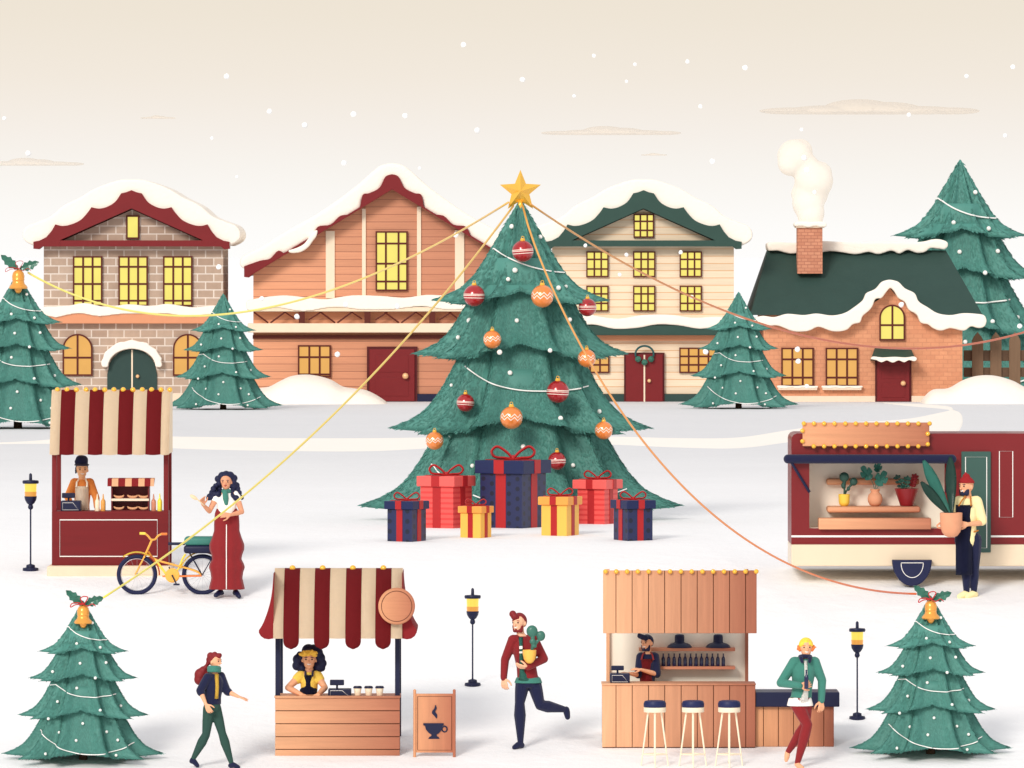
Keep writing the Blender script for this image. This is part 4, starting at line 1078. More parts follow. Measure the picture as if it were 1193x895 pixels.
def bottle(fr, cx, yb, w_, h_, m, d, label, group, cap=None, shape='squeeze'):
    q = Fr(fr.ox, fr.oy, fr.sc, cx, yb, D=fr.D); o = fr.v(cx, yb, d); k = fr.k; W_, H_ = w_*k/2, h_*k
    bm = B()
    if shape == 'squeeze': pr = [(W_*.95, 0), (W_, .02*H_), (W_, .55*H_), (W_*.8, .64*H_), (W_*.42, .7*H_), (W_*.3, .85*H_), (W_*.16, H_)]
    else: pr = [(W_*.95, 0), (W_, .02*H_), (W_, .58*H_), (W_*.85, .66*H_), (W_*.42, .76*H_), (W_*.38, .93*H_), (W_*.46, .94*H_), (W_*.46, H_)]
    lathev(bm, Vector((0, 0, 0)), pr, 16)
    return tag(obj('bottle' if shape != 'squeeze' else 'sauce_bottle', bm, m, loc=fr.loc+o, smooth='auto'), label, 'bottle', group)
for x, c, n, h in ((361, (246, 226, 196), 'cream sauce bottle on the red food stall, nearest the vendor\'s arm', 65), (383, (226, 160, 78), 'ochre sauce bottle on the red food stall, beside the cream one', 65), (571, (206, 134, 104), 'brown sauce bottle on the red food stall, right of the pastry case', 65), (594, (252, 232, 80), 'bright yellow sauce bottle on the red food stall\'s right end', 67)):
    bottle(A, x, 531, 18, h, mat('sauce_%d' % x, c, .3, .04, 6, 0, coat=.4), .1, n, 'sauce bottles on the food stall')
# pastry case
pc = Fr(A.ox, A.oy, A.sc, 484, 530, D=A.D)
PC = thing('pastry_case', 'small dark red pastry case with its own striped awning on the food stall counter', 'display case', A.loc+A.v(484, 530, .05))
bm = B(); box(bm, pc, 413, 430, 418, 530, 0, .32); box(bm, pc, 550, 430, 555, 530, 0, .32); box(bm, pc, 418, 430, 550, 530, .26, .32); box(bm, pc, 418, 526, 550, 530, 0, .26); box(bm, pc, 418, 430, 550, 436, .0, .26); obj('case_body', bm, DEEPRED, PC)
bm = B(); box(bm, pc, 414, 483, 554, 492, -.01, .25, .004); obj('shelf', bm, CREAM, PC)
e2 = [400, 416, 440, 466, 490, 515, 538, 560, 573]
for i in range(8):
    bm = B(); prism_v(bm, [pc.v(e2[i], 409, .0), pc.v(e2[i], 437, -.06), pc.v(e2[i], 437, -.045), pc.v(e2[i], 411, .32), pc.v(e2[i], 408, .32)], pc.v(e2[i+1], 0, 0)-pc.v(e2[i], 0, 0)); obj('awning_stripe', bm, AWR if i % 2 == 0 else mat('awning_tan', (226, 172, 132), .8, .05, 20), PC)
CRO = mat('croissant_crust', (218, 160, 118), .6, .2, 40, .4)
for r_, yb in ((0, 483), (1, 526)):
    for i, cx in enumerate((442, 493, 534)):
        bm = B(); q = Fr(A.ox, A.oy, A.sc, cx, yb, D=A.D)
        pts = [(cx-20, yb-13), (cx-12, yb-7), (cx, yb-5), (cx+12, yb-7), (cx+19, yb-13)]
        sp_ = spline(pts, 4); n = len(sp_)
        tube(bm, q, [(x, y, .02) for x, y in sp_], [(1.2+4.0*math.sin(PI*j/(n-1))**.7*(1+.1*math.cos(j*2.4))) for j in range(n)], 10)
        tag(obj('croissant', bm, CRO, loc=A.loc+A.v(cx, yb, .07), smooth=True), ('croissant on the pastry case\'s upper shelf', 'croissant on the pastry case\'s lower shelf')[r_]+(', leftmost of three', ', middle of three', ', rightmost of three')[i], 'croissant', 'croissants in the pastry case')

# ---------------------------------------------------------------- bicycle
Bk = Fr(120, 530, 4.972, 386, 808)
BI = thing('bicycle', 'yellow and orange bicycle with navy tyres and a teal rear box', 'bicycle', Bk)
YEL = mat('bike_yellow', (252, 222, 84), .3, .05, 5, 0, coat=.5); ORG = mat('bike_orange', (240, 130, 58), .3, .05, 5, 0, coat=.5); AMB = mat('bike_amber', (246, 176, 72), .3, .05, 5, 0, coat=.5)
SPK = mat('spoke_steel', (200, 200, 205), .3, .03, 5, 0, metal=.6)
for cx in (197, 575):
    bm = B(); tube(bm, Bk, [(cx+106*math.cos(a), 693-106*math.sin(a), 0) for a in [2*PI*i/56 for i in range(56)]], 12.5, 10, True)
    wl = obj('wheel', bm, mat('tyre_navy', (24, 30, 66), .7, .1, 10), BI, smooth=True)
    bm = B(); tube(bm, Bk, [(cx+91*math.cos(a), 693-91*math.sin(a), 0) for a in [2*PI*i/48 for i in range(48)]], 2.0, 6, True)
    c = Bk.v(cx, 693, 0); tubev(bm, [c+Vector((0, -.05, 0)), c+Vector((0, .05, 0))], .018, 10)
    obj('rim', bm, SPK, wl, smooth=True)
    bm = B()
    for j in range(16):
        a = 2*PI*j/16; tubev(bm, [c+Vector((0, .03*(-1)**j, 0)), Bk.v(cx+91*math.cos(a), 693-91*math.sin(a), 0)], .0014, 4)
    obj('spokes', bm, SPK, wl)
bm = B()
for s in (-1, 1):
    tube(bm, Bk, [(240, 590, s*.05), (187, 693, s*.055)], 4.5, 8)
tube(bm, Bk, [(285, 488, 0), (266, 532, 0), (240, 590, 0)], 6.5, 10); tube(bm, Bk, [(240, 590, -.06), (240, 590, .06)], 6, 8)
obj('fork', bm, AMB, BI, smooth='auto')
bm = B(); hb = spline([(245, 455, -.06), (262, 470, -.04), (276, 488, -.01), (290, 492, 0), (304, 488, .02), (318, 470, .05), (338, 460, .08)], 5)
tube(bm, Bk, hb, 6, 10); hbo = obj('handlebar', bm, AMB, BI, smooth=True)
bm = B(); tube(bm, Bk, [(214, 454, -.08), (246, 455, -.06)], 8, 10); obj('grip', bm, YEL, hbo, smooth='auto')
bm = B(); tube(bm, Bk, [(336, 460, .08), (369, 460, .1)], 8, 10); obj('grip', bm, ORG, hbo, smooth='auto')
def fender(cx, a0, a1, m, nm='fender'):
    bm = B(); pv = None
    for i in range(25):
        a = math.radians(a0+(a1-a0)*i/24)
        cur = [bm.verts.new(Bk.v(cx+rr*math.cos(a), 693-rr*math.sin(a), dd)) for rr, dd in ((126, -.055), (133, -.03), (134, 0), (133, .03), (126, .055))]
        if pv:
            for j in range(4): bm.faces.new((pv[j], pv[j+1], cur[j+1], cur[j]))
        pv = cur
    bmesh.ops.solidify(bm, geom=bm.faces[:], thickness=.008); obj(nm, bm, m, BI, smooth='auto')
fender(197, 128, 55, YEL); fender(197, 54.5, -2, ORG); fender(575, 165, 100, YEL); fender(575, 99.5, 40, AMB)
bm = B()
tube(bm, Bk, spline([(262, 560, 0), (300, 604, 0), (390, 632, 0), (480, 655, .03), (540, 674, .05), (572, 693, .055)], 5), 6, 10)
tube(bm, Bk, spline([(262, 560, 0), (300, 604, 0), (390, 632, 0), (480, 655, -.03), (540, 674, -.05), (572, 693, -.055)], 5), 6, 10)
obj('frame', bm, AMB, BI, smooth='auto')
bm = B(); tube(bm, Bk, [(302, 606, 0), (335, 650, 0), (372, 700, 0), (402, 700, 0)], 7, 10); tube(bm, Bk, [(402, 700, 0), (438, 660, 0), (462, 600, 0), (478, 575, 0)], 6, 10); obj('frame_tube', bm, YEL, BI, smooth='auto')
bm = B()
for s in (-1, 1): tube(bm, Bk, [(345, 703, s*.01), (402, 704, s*.03), (572, 700, s*.055)], 5.5, 10)
obj('chain_stay', bm, ORG, BI, smooth='auto')
bm = B(); c = Bk.v(403, 698, 0)
t = B(); bmesh.ops.create_cone(t, cap_ends=True, segments=36, radius1=42*Bk.k, radius2=42*Bk.k, depth=.05); bmesh.ops.bevel(t, geom=[e for e in t.edges if e.calc_face_angle(0) > 1], offset=.012, segments=2, affect='EDGES')
merge(bm, t, Matrix.Translation(c+Vector((0, -.05, 0))) @ Matrix.Rotation(PI/2, 4, 'X')); obj('chain_guard', bm, mat('guard_gold', (246, 186, 84), .3, .05, 5, 0, coat=.5), BI, smooth='auto')
bm = B(); tubev(bm, [c+Vector((0, -.12, 0)), c+Vector((0, .12, 0))], .012, 8); tubev(bm, [c+Vector((0, -.12, 0)), c+Vector((.06, -.12, -.12))], .01, 8); boxm(bm, c+Vector((.02, -.2, -.14)), c+Vector((.11, -.11, -.115)), .005)
tubev(bm, [c+Vector((0, .12, 0)), c+Vector((-.06, .12, .12))], .01, 8); obj('pedal_crank', bm, NAVY, BI, smooth='auto')
bm = B(); boxm(bm, Bk.v(472, 524, -.16), Bk.v(690, 472, .16), .05, 4); bxo = obj('cargo_box', bm, mat('box_teal', (60, 124, 112), .45, .08, 6), BI, smooth='auto')
bm = B(); boxm(bm, Bk.v(470, 569, -.165), Bk.v(692, 522, .165), .04, 4); obj('box_base', bm, NAVY, bxo, smooth='auto')
bm = B(); tube(bm, Bk, [(378, 515, 0), (474, 515, 0)], 8.5, 12); obj('box_handle', bm, NAVY, bxo, smooth='auto')
bm = B()
for s in (-1, 1):
    tube(bm, Bk, [(500, 566, s*.1), (572, 693, s*.07)], 2.6, 8); tube(bm, Bk, [(650, 566, s*.1), (577, 693, s*.07)], 2.6, 8)
obj('rack_stay', bm, NAVY, BI, smooth='auto')

# ---------------------------------------------------------------- food van
V_ = Fr(900, 470, 3.73, 690, 792)
VAN = thing('food_van', 'long dark red and cream food van with bulb-framed signboard and serving hatch', 'food van', V_)
VR = mat('van_red', (120, 25, 29), .4, .08, 1.2, .05, coat=.1); VC = mat('van_cream', (230, 210, 182), .4, .06, 1.5, .05, coat=.3)
XR = 1480; DV = 1.5
wx0, wy0, wx1, wy1 = 160, 257, 748, 543
rc = [(82, 608), (82, 160), (85, 146), (93, 136), (106, 131)]
bm = B()   # shell round the hatch opening, hollow behind
prism(bm, V_, [(82, 612), (82, 160), (85, 146), (93, 136), (106, 131), (wx0, 131), (wx0, 612)], 0, .06)
box(bm, V_, wx0, 131, wx1, wy0, 0, .06); box(bm, V_, wx0, wy1, wx1, 612, 0, .06)
prism(bm, V_, [(wx1, 612), (wx1, 131), (XR-40, 131), (XR-12, 140), (XR, 165), (XR, 612)], 0, .06)
prism(bm, V_, [(82, 612), (82, 160), (85, 146), (93, 136), (106, 131), (XR-40, 131), (XR-12, 140), (XR, 165), (XR, 612)], DV-.06, DV)
box(bm, V_, 82, 160, 88, 612, .06, DV-.06); box(bm, V_, XR-6, 165, XR, 612, .06, DV-.06); box(bm, V_, 106, 131, XR-40, 138, .06, DV-.06)
prism(bm, V_, [(82, 160), (85, 146), (93, 136), (106, 131), (106, 138), (96, 142), (90, 150), (88, 160)], .06, DV-.06)
bod = obj('body', bm, VR, VAN)
bm = B(); box(bm, V_, 82, 613, XR, 708, -.012, DV+.01, .02); obj('skirt', bm, VC, VAN)
bm = B(); box(bm, V_, 82, 574, XR, 582, -.008, -.0015); obj('white_stripe', bm, WHITE, bod)
INT = mat('van_interior', (253, 245, 230), .7, .05, 2)
bm = B(); box(bm, V_, wx0-40, wy0-10, wx1+60, wy1+20, .6, .65); obj('interior_panel', bm, INT, VAN)
bm = B(); box(bm, V_, wx0-46, wy0-10, wx0-40, wy1+20, .06, .65); box(bm, V_, wx1+60, wy0-10, wx1+66, wy1+20, .06, .65); obj('interior_side', bm, INT, VAN)
bm = B(); box(bm, V_, wx0-40, wy1-1, wx1+60, wy1+8, .061, .599); obj('interior_floor', bm, INT, VAN)
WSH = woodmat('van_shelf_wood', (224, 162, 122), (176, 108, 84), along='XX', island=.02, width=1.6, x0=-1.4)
bm = B(); box(bm, V_, 240, 331, 645, 358, .46, .6, .03, 3); obj('shelf', bm, WSH, VAN)
bm = B(); box(bm, V_, 240, 450, 645, 476, .12, .6, .03, 3); obj('shelf', bm, WSH, VAN)
bm = B(); box(bm, V_, 200, 499, 688, 547, -.1, .3, .012); obj('serving_counter', bm, WSH, VAN)
bm = B(); tubev(bm, [V_.v(66, 241, -.13), V_.v(778, 241, -.13)], .068, 18)
for x in (66, 778): ellip(bm, V_.v(x, 241, -.13), .068)
aw = obj('rolled_awning', bm, NAVYC, VAN, smooth='auto')
bm = B(); tubev(bm, [V_.v(82, 258, -.16), V_.v(160, 385, -.01)], .022, 8); obj('awning_strut', bm, NAVY, aw, smooth='auto')
bm = B(); tubev(bm, [V_.v(760, 258, -.16), V_.v(757, 385, -.01)], .022, 8); obj('awning_strut', bm, NAVY, aw, smooth='auto')
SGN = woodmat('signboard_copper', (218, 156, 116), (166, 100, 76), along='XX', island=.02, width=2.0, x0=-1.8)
bm = B(); box(bm, V_, 130, 83, 680, 186, -.1, -.01, .012); sg = obj('signboard', bm, SGN, VAN)
bulbs(sg, V_, [(x, 87) for x in (135, 179, 223, 268, 315, 360, 405, 450, 496, 541, 587, 632, 681)]+[(x, 186) for x in (178, 223, 268, 315, 360, 405, 450, 496, 541, 587, 632)]+[(673, 132), (673, 177), (129, 118), (129, 164)], 10, -.115)
bm = B(); box(bm, V_, 820, 209, 948, 648, -.045, -.013, .008); dr = obj('door', bm, mat('van_door_green', (50, 84, 76), .4, .1, 2, .05, coat=.3), VAN)
bm = B(); tube(bm, V_, [(838, 233, -.047), (930, 233, -.047), (930, 628, -.047), (838, 628, -.047)], 2.0, 6, True); obj('door_outline', bm, WHITE, dr)
bm = B(); tubev(bm, [V_.v(835, 440, -.05), V_.v(835, 470, -.09), V_.v(835, 475, -.05)], .012); obj('handle', bm, KNOB, dr, smooth=True)
bm = B(); tube(bm, V_, [(986, 208, -.002), (1044, 208, -.002), (1044, 495, -.002), (986, 495, -.002)], 2.0, 6, True); obj('panel_outline', bm, WHITE, VAN)
bm = B()
c = (604, 679); R_ = 86
hd = [(c[0]-R_, c[1])]+[(c[0]-R_*math.cos(PI*i/24), c[1]+113*math.sin(PI*i/24)) for i in range(1, 24)]+[(c[0]+R_, c[1])]
prism(bm, V_, hd, -.2, -.014, .02); wh = obj('half_wheel', bm, mat('wheel_navy', (24, 30, 68), .5, .1, 5), VAN)
hd2 = [(556, 691)]+[(604-48*math.cos(PI*i/16), 695+60*math.sin(PI*i/16)) for i in range(17)]+[(652, 691)]
bm = B(); tube(bm, V_, [(x, y, -.201) for x, y in hd2], 1.6, 6, True); obj('wheel_outline', bm, WHITE, wh)
bm = B(); prism(bm, V_, [(x+640, y) for x, y in hd], -.2, -.014, .02); obj('half_wheel', bm, mat('wheel_navy', (24, 30, 68)), VAN)
bm = B(); box(bm, V_, 560, 708, 640, 760, DV-.3, DV-.1); obj('support_leg', bm, NAVY, VAN)

# ---------------------------------------------------------------- potted plants
LD = mat('leaf_dark_green', (46, 82, 72), .5, .15, 8, .1, coat=.15); LT = mat('leaf_teal', (66, 138, 124), .5, .15, 8, .1, coat=.15); LR = mat('leaf_red', (146, 34, 40), .5, .15, 8, .1); LM = mat('leaf_mid_green', (58, 110, 96), .5, .15, 8, .1, coat=.15)
CLAY = mat('terracotta_clay', (222, 156, 120), .7, .1, 8, .2)
def leaf(bm, b, tip, w_, no, fold=.25, curl=.1, n=12, shape=None):
    """b, tip: Vectors; w_: half width in metres; a creased, slightly curled blade"""
    d = tip-b; L = d.length; d.normalize(); s = d.cross(no).normalized(); no = s.cross(d).normalized()
    rows = []
    for i in range(n+1):
        t = i/n; h = (shape(t) if shape else math.sin(PI*min(t*.92+.04, 1))**.75)*w_
        c = b+d*(L*t)+no*(curl*L*math.sin(t*PI))
        rows.append([bm.verts.new(c-s*h-no*fold*h*-1), bm.verts.new(c-s*h*.5-no*fold*h*-.3), bm.verts.new(c), bm.verts.new(c+s*h*.5+no*fold*h*.3), bm.verts.new(c+s*h+no*fold*h)])
    for A_, B_ in zip(rows, rows[1:]):
        for j in range(4): bm.faces.new((A_[j], A_[j+1], B_[j+1], B_[j]))
def leaf_obj(parent, m, fr, specs, name='leaf', thick=.006, **kw):
    for (bx, by, bd, tx_, ty_, td, w_) in specs:
        bm = B(); leaf(bm, fr.v(bx, by, bd), fr.v(tx_, ty_, td), w_*fr.k, Vector((0, -1, .15)), **kw)
        bmesh.ops.solidify(bm, geom=bm.faces[:], thickness=thick); obj(name, bm, m, parent, smooth=True)
def potted(fr, x, y, d, label, group=None):
    q = Fr(fr.ox, fr.oy, fr.sc, x, y, D=fr.D)
    return thing('potted_plant', label, 'potted plant', fr.loc+fr.v(x, y, d), group), q
SOIL = mat('potting_soil', (62, 44, 34), .95, .2, 30, .6)
DS = .3
# cactus in the yellow pot
t, q = potted(V_, 315, 450, DS, 'dark green lobed cactus in a yellow pot on the van\'s shelf', 'plants on the van shelf')
bm = B(); lathe(bm, q, 315, 0, [(12, 450), (20, 444), (24, 432), (25.5, 398), (23, 397), (22, 404), (1, 404)]); obj('pot', bm, mat('pot_yellow', (250, 208, 78), .35, .06, 6, coat=.3), t, smooth='auto')
bm = B(); chain(bm, [(q.v(315, 404, 0), 4*q.k), (q.v(317, 370, 0), 5*q.k), (q.v(316, 345, 0), 8*q.k)]); chain(bm, [(q.v(320, 398, .02), 3*q.k), (q.v(330, 375, .02), 3.5*q.k), (q.v(345, 358, .02), 6*q.k)])
ellip(bm, q.v(315, 323, 0), (22*q.k, .05, 22*q.k)); ellip(bm, q.v(357, 343, .02), (18*q.k, .045, 18*q.k)); ellip(bm, q.v(312, 360, 0), (11*q.k, .04, 14*q.k)); ellip(bm, q.v(334, 374, .02), (8*q.k, .03, 10*q.k))
obj('cactus', bm, LD, t, mods=(.008, 2, .5))
# monstera in the clay vase
t, q = potted(V_, 450, 450, DS, 'teal split-leaf plant in a round clay vase on the van\'s shelf', 'plants on the van shelf')
bm = B(); lathe(bm, q, 450, 0, [(14, 450), (24, 444), (31, 430), (33, 415), (29, 400), (19, 391), (17, 387), (22, 376), (19, 375), (14, 388), (1, 389)]); obj('vase', bm, CLAY, t, smooth='auto')
def monstera(cx, cy, R, ang, bx, by, d):
    bm = B(); tube(bm, q, spline([(450, 386, 0), (bx, by, d*.5), (cx, cy+R*.2, d)], 5), 1.6, 6); st = obj('stem', bm, LM, t, smooth=True)
    bm = B(); out = []
    for i in range(48):
        a = 2*PI*i/48; r = R*(1-.18*math.cos(a*1.0))*(1.0 if True else 1)
        notch = max(0, math.cos(a*5))**6 if abs(math.sin(a/2)) > .35 else 0
        r *= (1-.42*notch) if abs(a-PI) > .3 else 1.12
        u, v = r*math.sin(a)*.82, -r*math.cos(a)
        c_, s_ = math.cos(ang), math.sin(ang); out.append((cx+u*c_-v*s_, cy-(u*s_+v*c_)*-1*-1 if False else cy+(-(u*s_+v*c_))))
    t0_ = B(); c = t0_.verts.new(q.v(cx, cy, d+.015)); vs = [t0_.verts.new(q.v(x, y, d-.01)) for x, y in out]
    for i in range(48): t0_.faces.new((c, vs[i], vs[(i+1) % 48]))
    bmesh.ops.solidify(t0_, geom=t0_.faces[:], thickness=.006); merge(bm, t0_); obj('leaf', bm, LT, st)
monstera(415, 311, 32, .55, 436, 340, -.03); monstera(473, 336, 34, -.5, 462, 365, -.05); monstera(461, 284, 22, -.35, 456, 330, .02)
# trapezoid pot with sprigs
t, q = potted(V_, 587, 448, DS, 'leafy green and red sprigs in a tapered dark red pot on the van\'s shelf', 'plants on the van shelf')
bm = B(); lathe(bm, q, 587, 0, [(27, 448), (28, 446), (53, 373), (49, 373), (46, 382), (1, 384)]); obj('pot', bm, mat('pot_red', (138, 28, 34), .4, .08, 6, coat=.2), t, smooth='auto')
def sprig(bx, by, tx_, ty_, m, n, w_, ll):
    bm = B(); P0, P1 = q.v(bx, by, 0), q.v(tx_, ty_, -.03); tubev(bm, [P0, (P0+P1)/2+Vector((.01, 0, 0)), P1], .006, 6); st = obj('stem', bm, m, t, smooth=True)
    bm = B()
    for i in range(n):
        u = .3+.7*i/(n-1); c = P0.lerp(P1, u)
        for s in (-1, 1):
            d = (P1-P0).normalized(); sx = Vector((d.z, 0, -d.x))*s; tp = c+(d*.55+sx*.8)*ll*q.k
            leaf(bm, c, tp, w_*q.k, Vector((0, -1, .2)), n=6)
    leaf(bm, P1, P1+(P1-P0).normalized()*ll*q.k, w_*q.k, Vector((0, -1, .2)), n=6)
    bmesh.ops.solidify(bm, geom=bm.faces[:], thickness=.004); obj('leaf', bm, m, st, smooth=True)
sprig(570, 380, 548, 330, LD, 3, 7, 20); sprig(585, 380, 590, 335, LM, 3, 7, 20); sprig(606, 380, 622, 325, LR, 4, 7, 20); sprig(578, 380, 566, 345, LM, 2, 7, 18)

# ---------------------------------------------------------------- coffee stall
Cf = Fr(290, 640, 3.511, 362, 845)
CS = thing('coffee_stall', 'wooden coffee stall with scalloped red and cream awning and round sign', 'market stall', Cf)
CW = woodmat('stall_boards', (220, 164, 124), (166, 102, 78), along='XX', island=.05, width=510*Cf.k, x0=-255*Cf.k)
obj('counter', boards(Cf, 107, 606, 617, 845, (661, 714, 767, 819), 0, .04, vertical=False, gap=3), CW, CS)
bm = B(); box(bm, Cf, 108, 607, 616, 870, .041, .62); obj('counter_back', bm, GAPM, CS)
bm = B(); box(bm, Cf, 104, 600, 620, 608, -.03, .64, .006); obj('counter_top', bm, CW, CS)
for (a, b) in ((107, 127), (597, 617)):
    for (d0, d1, yb) in ((.1, .17, 604), (1.3, 1.37, 840)):
        bm = B(); box(bm, Cf, a, 330, b, yb, d0, d1, .006); obj('post', bm, NAVY, CS)
ed = [102, 143, 207, 268, 331, 396, 460, 518, 582, 628]
for i in range(9):
    red_ = i % 2; a, b = ed[i], ed[i+1]; bm = B(); pv = None; yb = 372 if red_ else 361
    pf = [(95, 1.42), (84, .6), (83, .45), (90, .34), (130, .16), (200, -.05), (270, -.2), (330, -.28), (yb, -.29)]
    if red_: pf += [(yb+s, -.29) for s in (8, 16, 24, 32)]
    for (y, d) in pf:
        cur = []; sh = math.sqrt(max(1-((y-372)/32)**2, .0)) if (red_ and y > 372) else 1
        sh = max(sh, .12)
        for s in range(9):
            u = s/8; uu = .5+(u-.5)*sh
            cur.append(bm.verts.new(Cf.v(a+(b-a)*uu, y, d-.03*math.sin(u*PI)-(.006 if red_ else 0))))
        if pv:
            for s in range(8): bm.faces.new((pv[s], pv[s+1], cur[s+1], cur[s]))
        pv = cur
    bmesh.ops.solidify(bm, geom=bm.faces[:], thickness=.012)
    obj('awning_stripe', bm, AWR if red_ else AWC, CS, smooth='auto')
for sgn in (-1, 1):
    bm = B(); ex = 103 if sgn < 0 else 627; g_ = lambda o: ex+sgn*o
    prism(bm, Cf, [(ex, 95)]+[(g_(o), y) for y, o in spline([(100, .5), (150, 4), (200, 11), (250, 24), (300, 43), (328, 60)], 4)]+[(g_(60), 338), (g_(52), 352), (g_(38), 362), (g_(20), 365), (g_(-2), 361), (ex, 361)], -.24, 1.3, .02)
    obj('awning_side', bm, AWR, CS, smooth=True)
bulbs(CS, Cf, [(x, 82) for x in (175, 299, 423, 548)], 12.5, .38)
bm = B(); c = Cf.v(606, 228, -.36)
def disc(bm, c, r, dp, bev=.008, seg=48):
    t = B(); bmesh.ops.create_cone(t, cap_ends=True, segments=seg, radius1=r, radius2=r, depth=dp)
    if bev: bmesh.ops.bevel(t, geom=[e for e in t.edges if e.calc_face_angle(0) > 1], offset=bev, segments=2, affect='EDGES')
    merge(bm, t, Matrix.Translation(c) @ Matrix.Rotation(PI/2, 4, 'X'))
disc(bm, c, 75*Cf.k, .05); rs = obj('round_sign', bm, woodmat('round_sign_wood', (212, 150, 110), (172, 104, 78), along='XX', island=.02, width=.5, x0=.55), CS, smooth='auto')
bm = B(); tube(bm, Cf, [(606+62*math.cos(a), 228-62*math.sin(a), -.387) for a in [2*PI*i/48 for i in range(48)]], 1.3, 6, True); obj('sign_ring', bm, mat('sign_line', (92, 44, 28)), rs)
bm = B(); tubev(bm, [c+Vector((0, .02, 0)), c+Vector((0, .42, 0))], .02); obj('sign_bracket', bm, NAVY, rs)
register(Cf, 323, 574, 417, 606, 330, 537, 388, 560, .08, 'navy cash register on the coffee stall, beside the curly-haired woman')
CUP = mat('cup_cream', (246, 230, 202), .7, .06, 20, .2)
for i, cx in enumerate((444, 489, 534)):
    t = thing('coffee_cup', ('lidded cream paper cup nearest the cash register on the coffee stall', 'lidded cream paper cup in the middle of three on the coffee stall', 'lidded cream paper cup at the right end on the coffee stall')[i], 'cup', Cf.loc+Cf.v(cx, 600, .1), 'paper cups on the coffee stall')
    k = Cf.k; bm = B(); lathev(bm, Vector((0, 0, 0)), [(11*k, 0), (12*k, 1*k), (16*k, 30*k), (1*k, 30*k)]); obj('cup_body', bm, CUP, t, smooth='auto')
    bm = B(); lathev(bm, Vector((0, 0, 30*k)), [(18.5*k, 0), (19*k, 3*k), (17*k, 4*k), (16*k, 8*k), (14*k, 9*k), (1*k, 8*k)]); obj('cup_lid', bm, NAVY, t, smooth='auto')
# sandwich board
Sb = Fr(290, 640, 3.511, 758, 850)
SB = thing('sandwich_board', 'wooden signboard on posts with a navy steaming cup, beside the coffee stall', 'sign', Sb)
SBW = woodmat('board_wood', (212, 150, 110), (172, 104, 78), along='Z', island=.02, width=.5, x0=-.25)
for (a, b) in ((672, 684), (834, 846)):
    bm = B(); cx = (a+b)/2; tube(bm, Sb, [(cx, 853, .0), (cx, 583, .06)], 6, 12); ellip(bm, Sb.v(cx, 580, .06), 6.5*Sb.k); obj('post', bm, SBW, SB, smooth='auto')
bm = B(); prism_v(bm, [Sb.v(684, 832, .005), Sb.v(834, 832, .005), Sb.v(834, 592, .058), Sb.v(684, 592, .058)], Vector((0, .03, 0))); bd = obj('board', bm, SBW, SB)
bd_d = lambda y: .005+(832-y)/240*.053
bm = B(); tube(bm, Sb, [(x, y, bd_d(y)-.001) for x, y in ((690, 603), (829, 603), (829, 822), (690, 822))], 1.4, 6, True); obj('board_outline', bm, mat('sign_line', (92, 44, 28)), bd)
bm = B()
prism(bm, Sb, [(713, 712), (796, 712), (796, 720), (792, 722), (788, 740), (776, 754), (768, 758), (768, 764), (776, 768), (780, 776), (733, 776), (738, 768), (746, 764), (746, 758), (736, 752), (724, 738), (720, 722), (713, 720)], bd_d(790)-.012+.01, bd_d(700)+.01)
tube(bm, Sb, [(800+10.5*math.cos(a), 736-11.5*math.sin(a), bd_d(736)-.004) for a in [2*PI*i/24 for i in range(24)]], 3, 8, True)
obj('cup_emblem', bm, NAVY, bd)
bm = B(); prism(bm, Sb, spline([(763, 637), (768, 652), (762, 664), (770, 678), (768, 693), (758, 682), (749, 672), (750, 662), (758, 652)], 4, True), bd_d(690)-.008, bd_d(640)+.01); obj('steam_emblem', bm, NAVY, bd)

# ---------------------------------------------------------------- bar kiosk
Br = Fr(680, 640, 3.51, 388, 807)
BK = thing('bar_kiosk', 'tall wooden bar kiosk with plank sign, gold bulbs and bottle shelves', 'bar', Br)
wdt = 626*Br.k
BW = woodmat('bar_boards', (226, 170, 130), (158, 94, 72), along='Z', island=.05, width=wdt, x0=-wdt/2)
LN = (132, 198, 265, 331, 398, 464, 530, 596, 662)
obj('sign_boards', boards(Br, 79, 86, 707, 343, LN, -.06, -.02, gap=2.4), BW, BK)
bm = B(); box(bm, Br, 80, 87, 706, 342, -.019, .02); obj('sign_backing', bm, GAPM, BK)
obj('counter', boards(Br, 75, 553, 701, 807, LN, -.12, -.08, gap=2.4), BW, BK)
bm = B(); box(bm, Br, 76, 554, 700, 840, -.079, .42); obj('counter_back', bm, GAPM, BK)
bm = B(); box(bm, Br, 73, 547, 703, 554, -.14, .44, .005); obj('counter_top', bm, BW, BK)
bm = B(); box(bm, Br, 95, 335, 682, 840, .9, .95); obj('back_panel', bm, mat('bar_back_cream', (253, 244, 226), .8, .05, 3), BK)
for x in (96, 668):
    bm = B(); box(bm, Br, x, 92, x+13, 840, .82, .899); obj('post', bm, BW, BK)
for x in (84, 690):
    bm = B(); box(bm, Br, x, 96, x+12, 108, .021, .82); obj('sign_beam', bm, BW, BK)
SHW = woodmat('bar_shelf_wood', (222, 158, 122), (188, 116, 92), along='XX', island=.02, width=wdt, x0=-wdt/2)
for (y0, y1) in ((414, 427), (490, 502)):
    bm = B(); box(bm, Br, 230, y0, 625, y1, .64, .899, .004); obj('shelf', bm, SHW, BK)
bulbs(BK, Br, [(89+44*i, 90) for i in range(15)], 10, -.09)
NGL = mat('navy_glass', (26, 32, 72), .15, .08, 5, 0, coat=.5)
for i in range(12):
    bottle(Br, 330+22.5*i, 490, 15, 52, NGL, .74, 'small navy bottle in the row on the bar kiosk\'s lower shelf', 'navy bottles on the bar shelf', shape='wine')
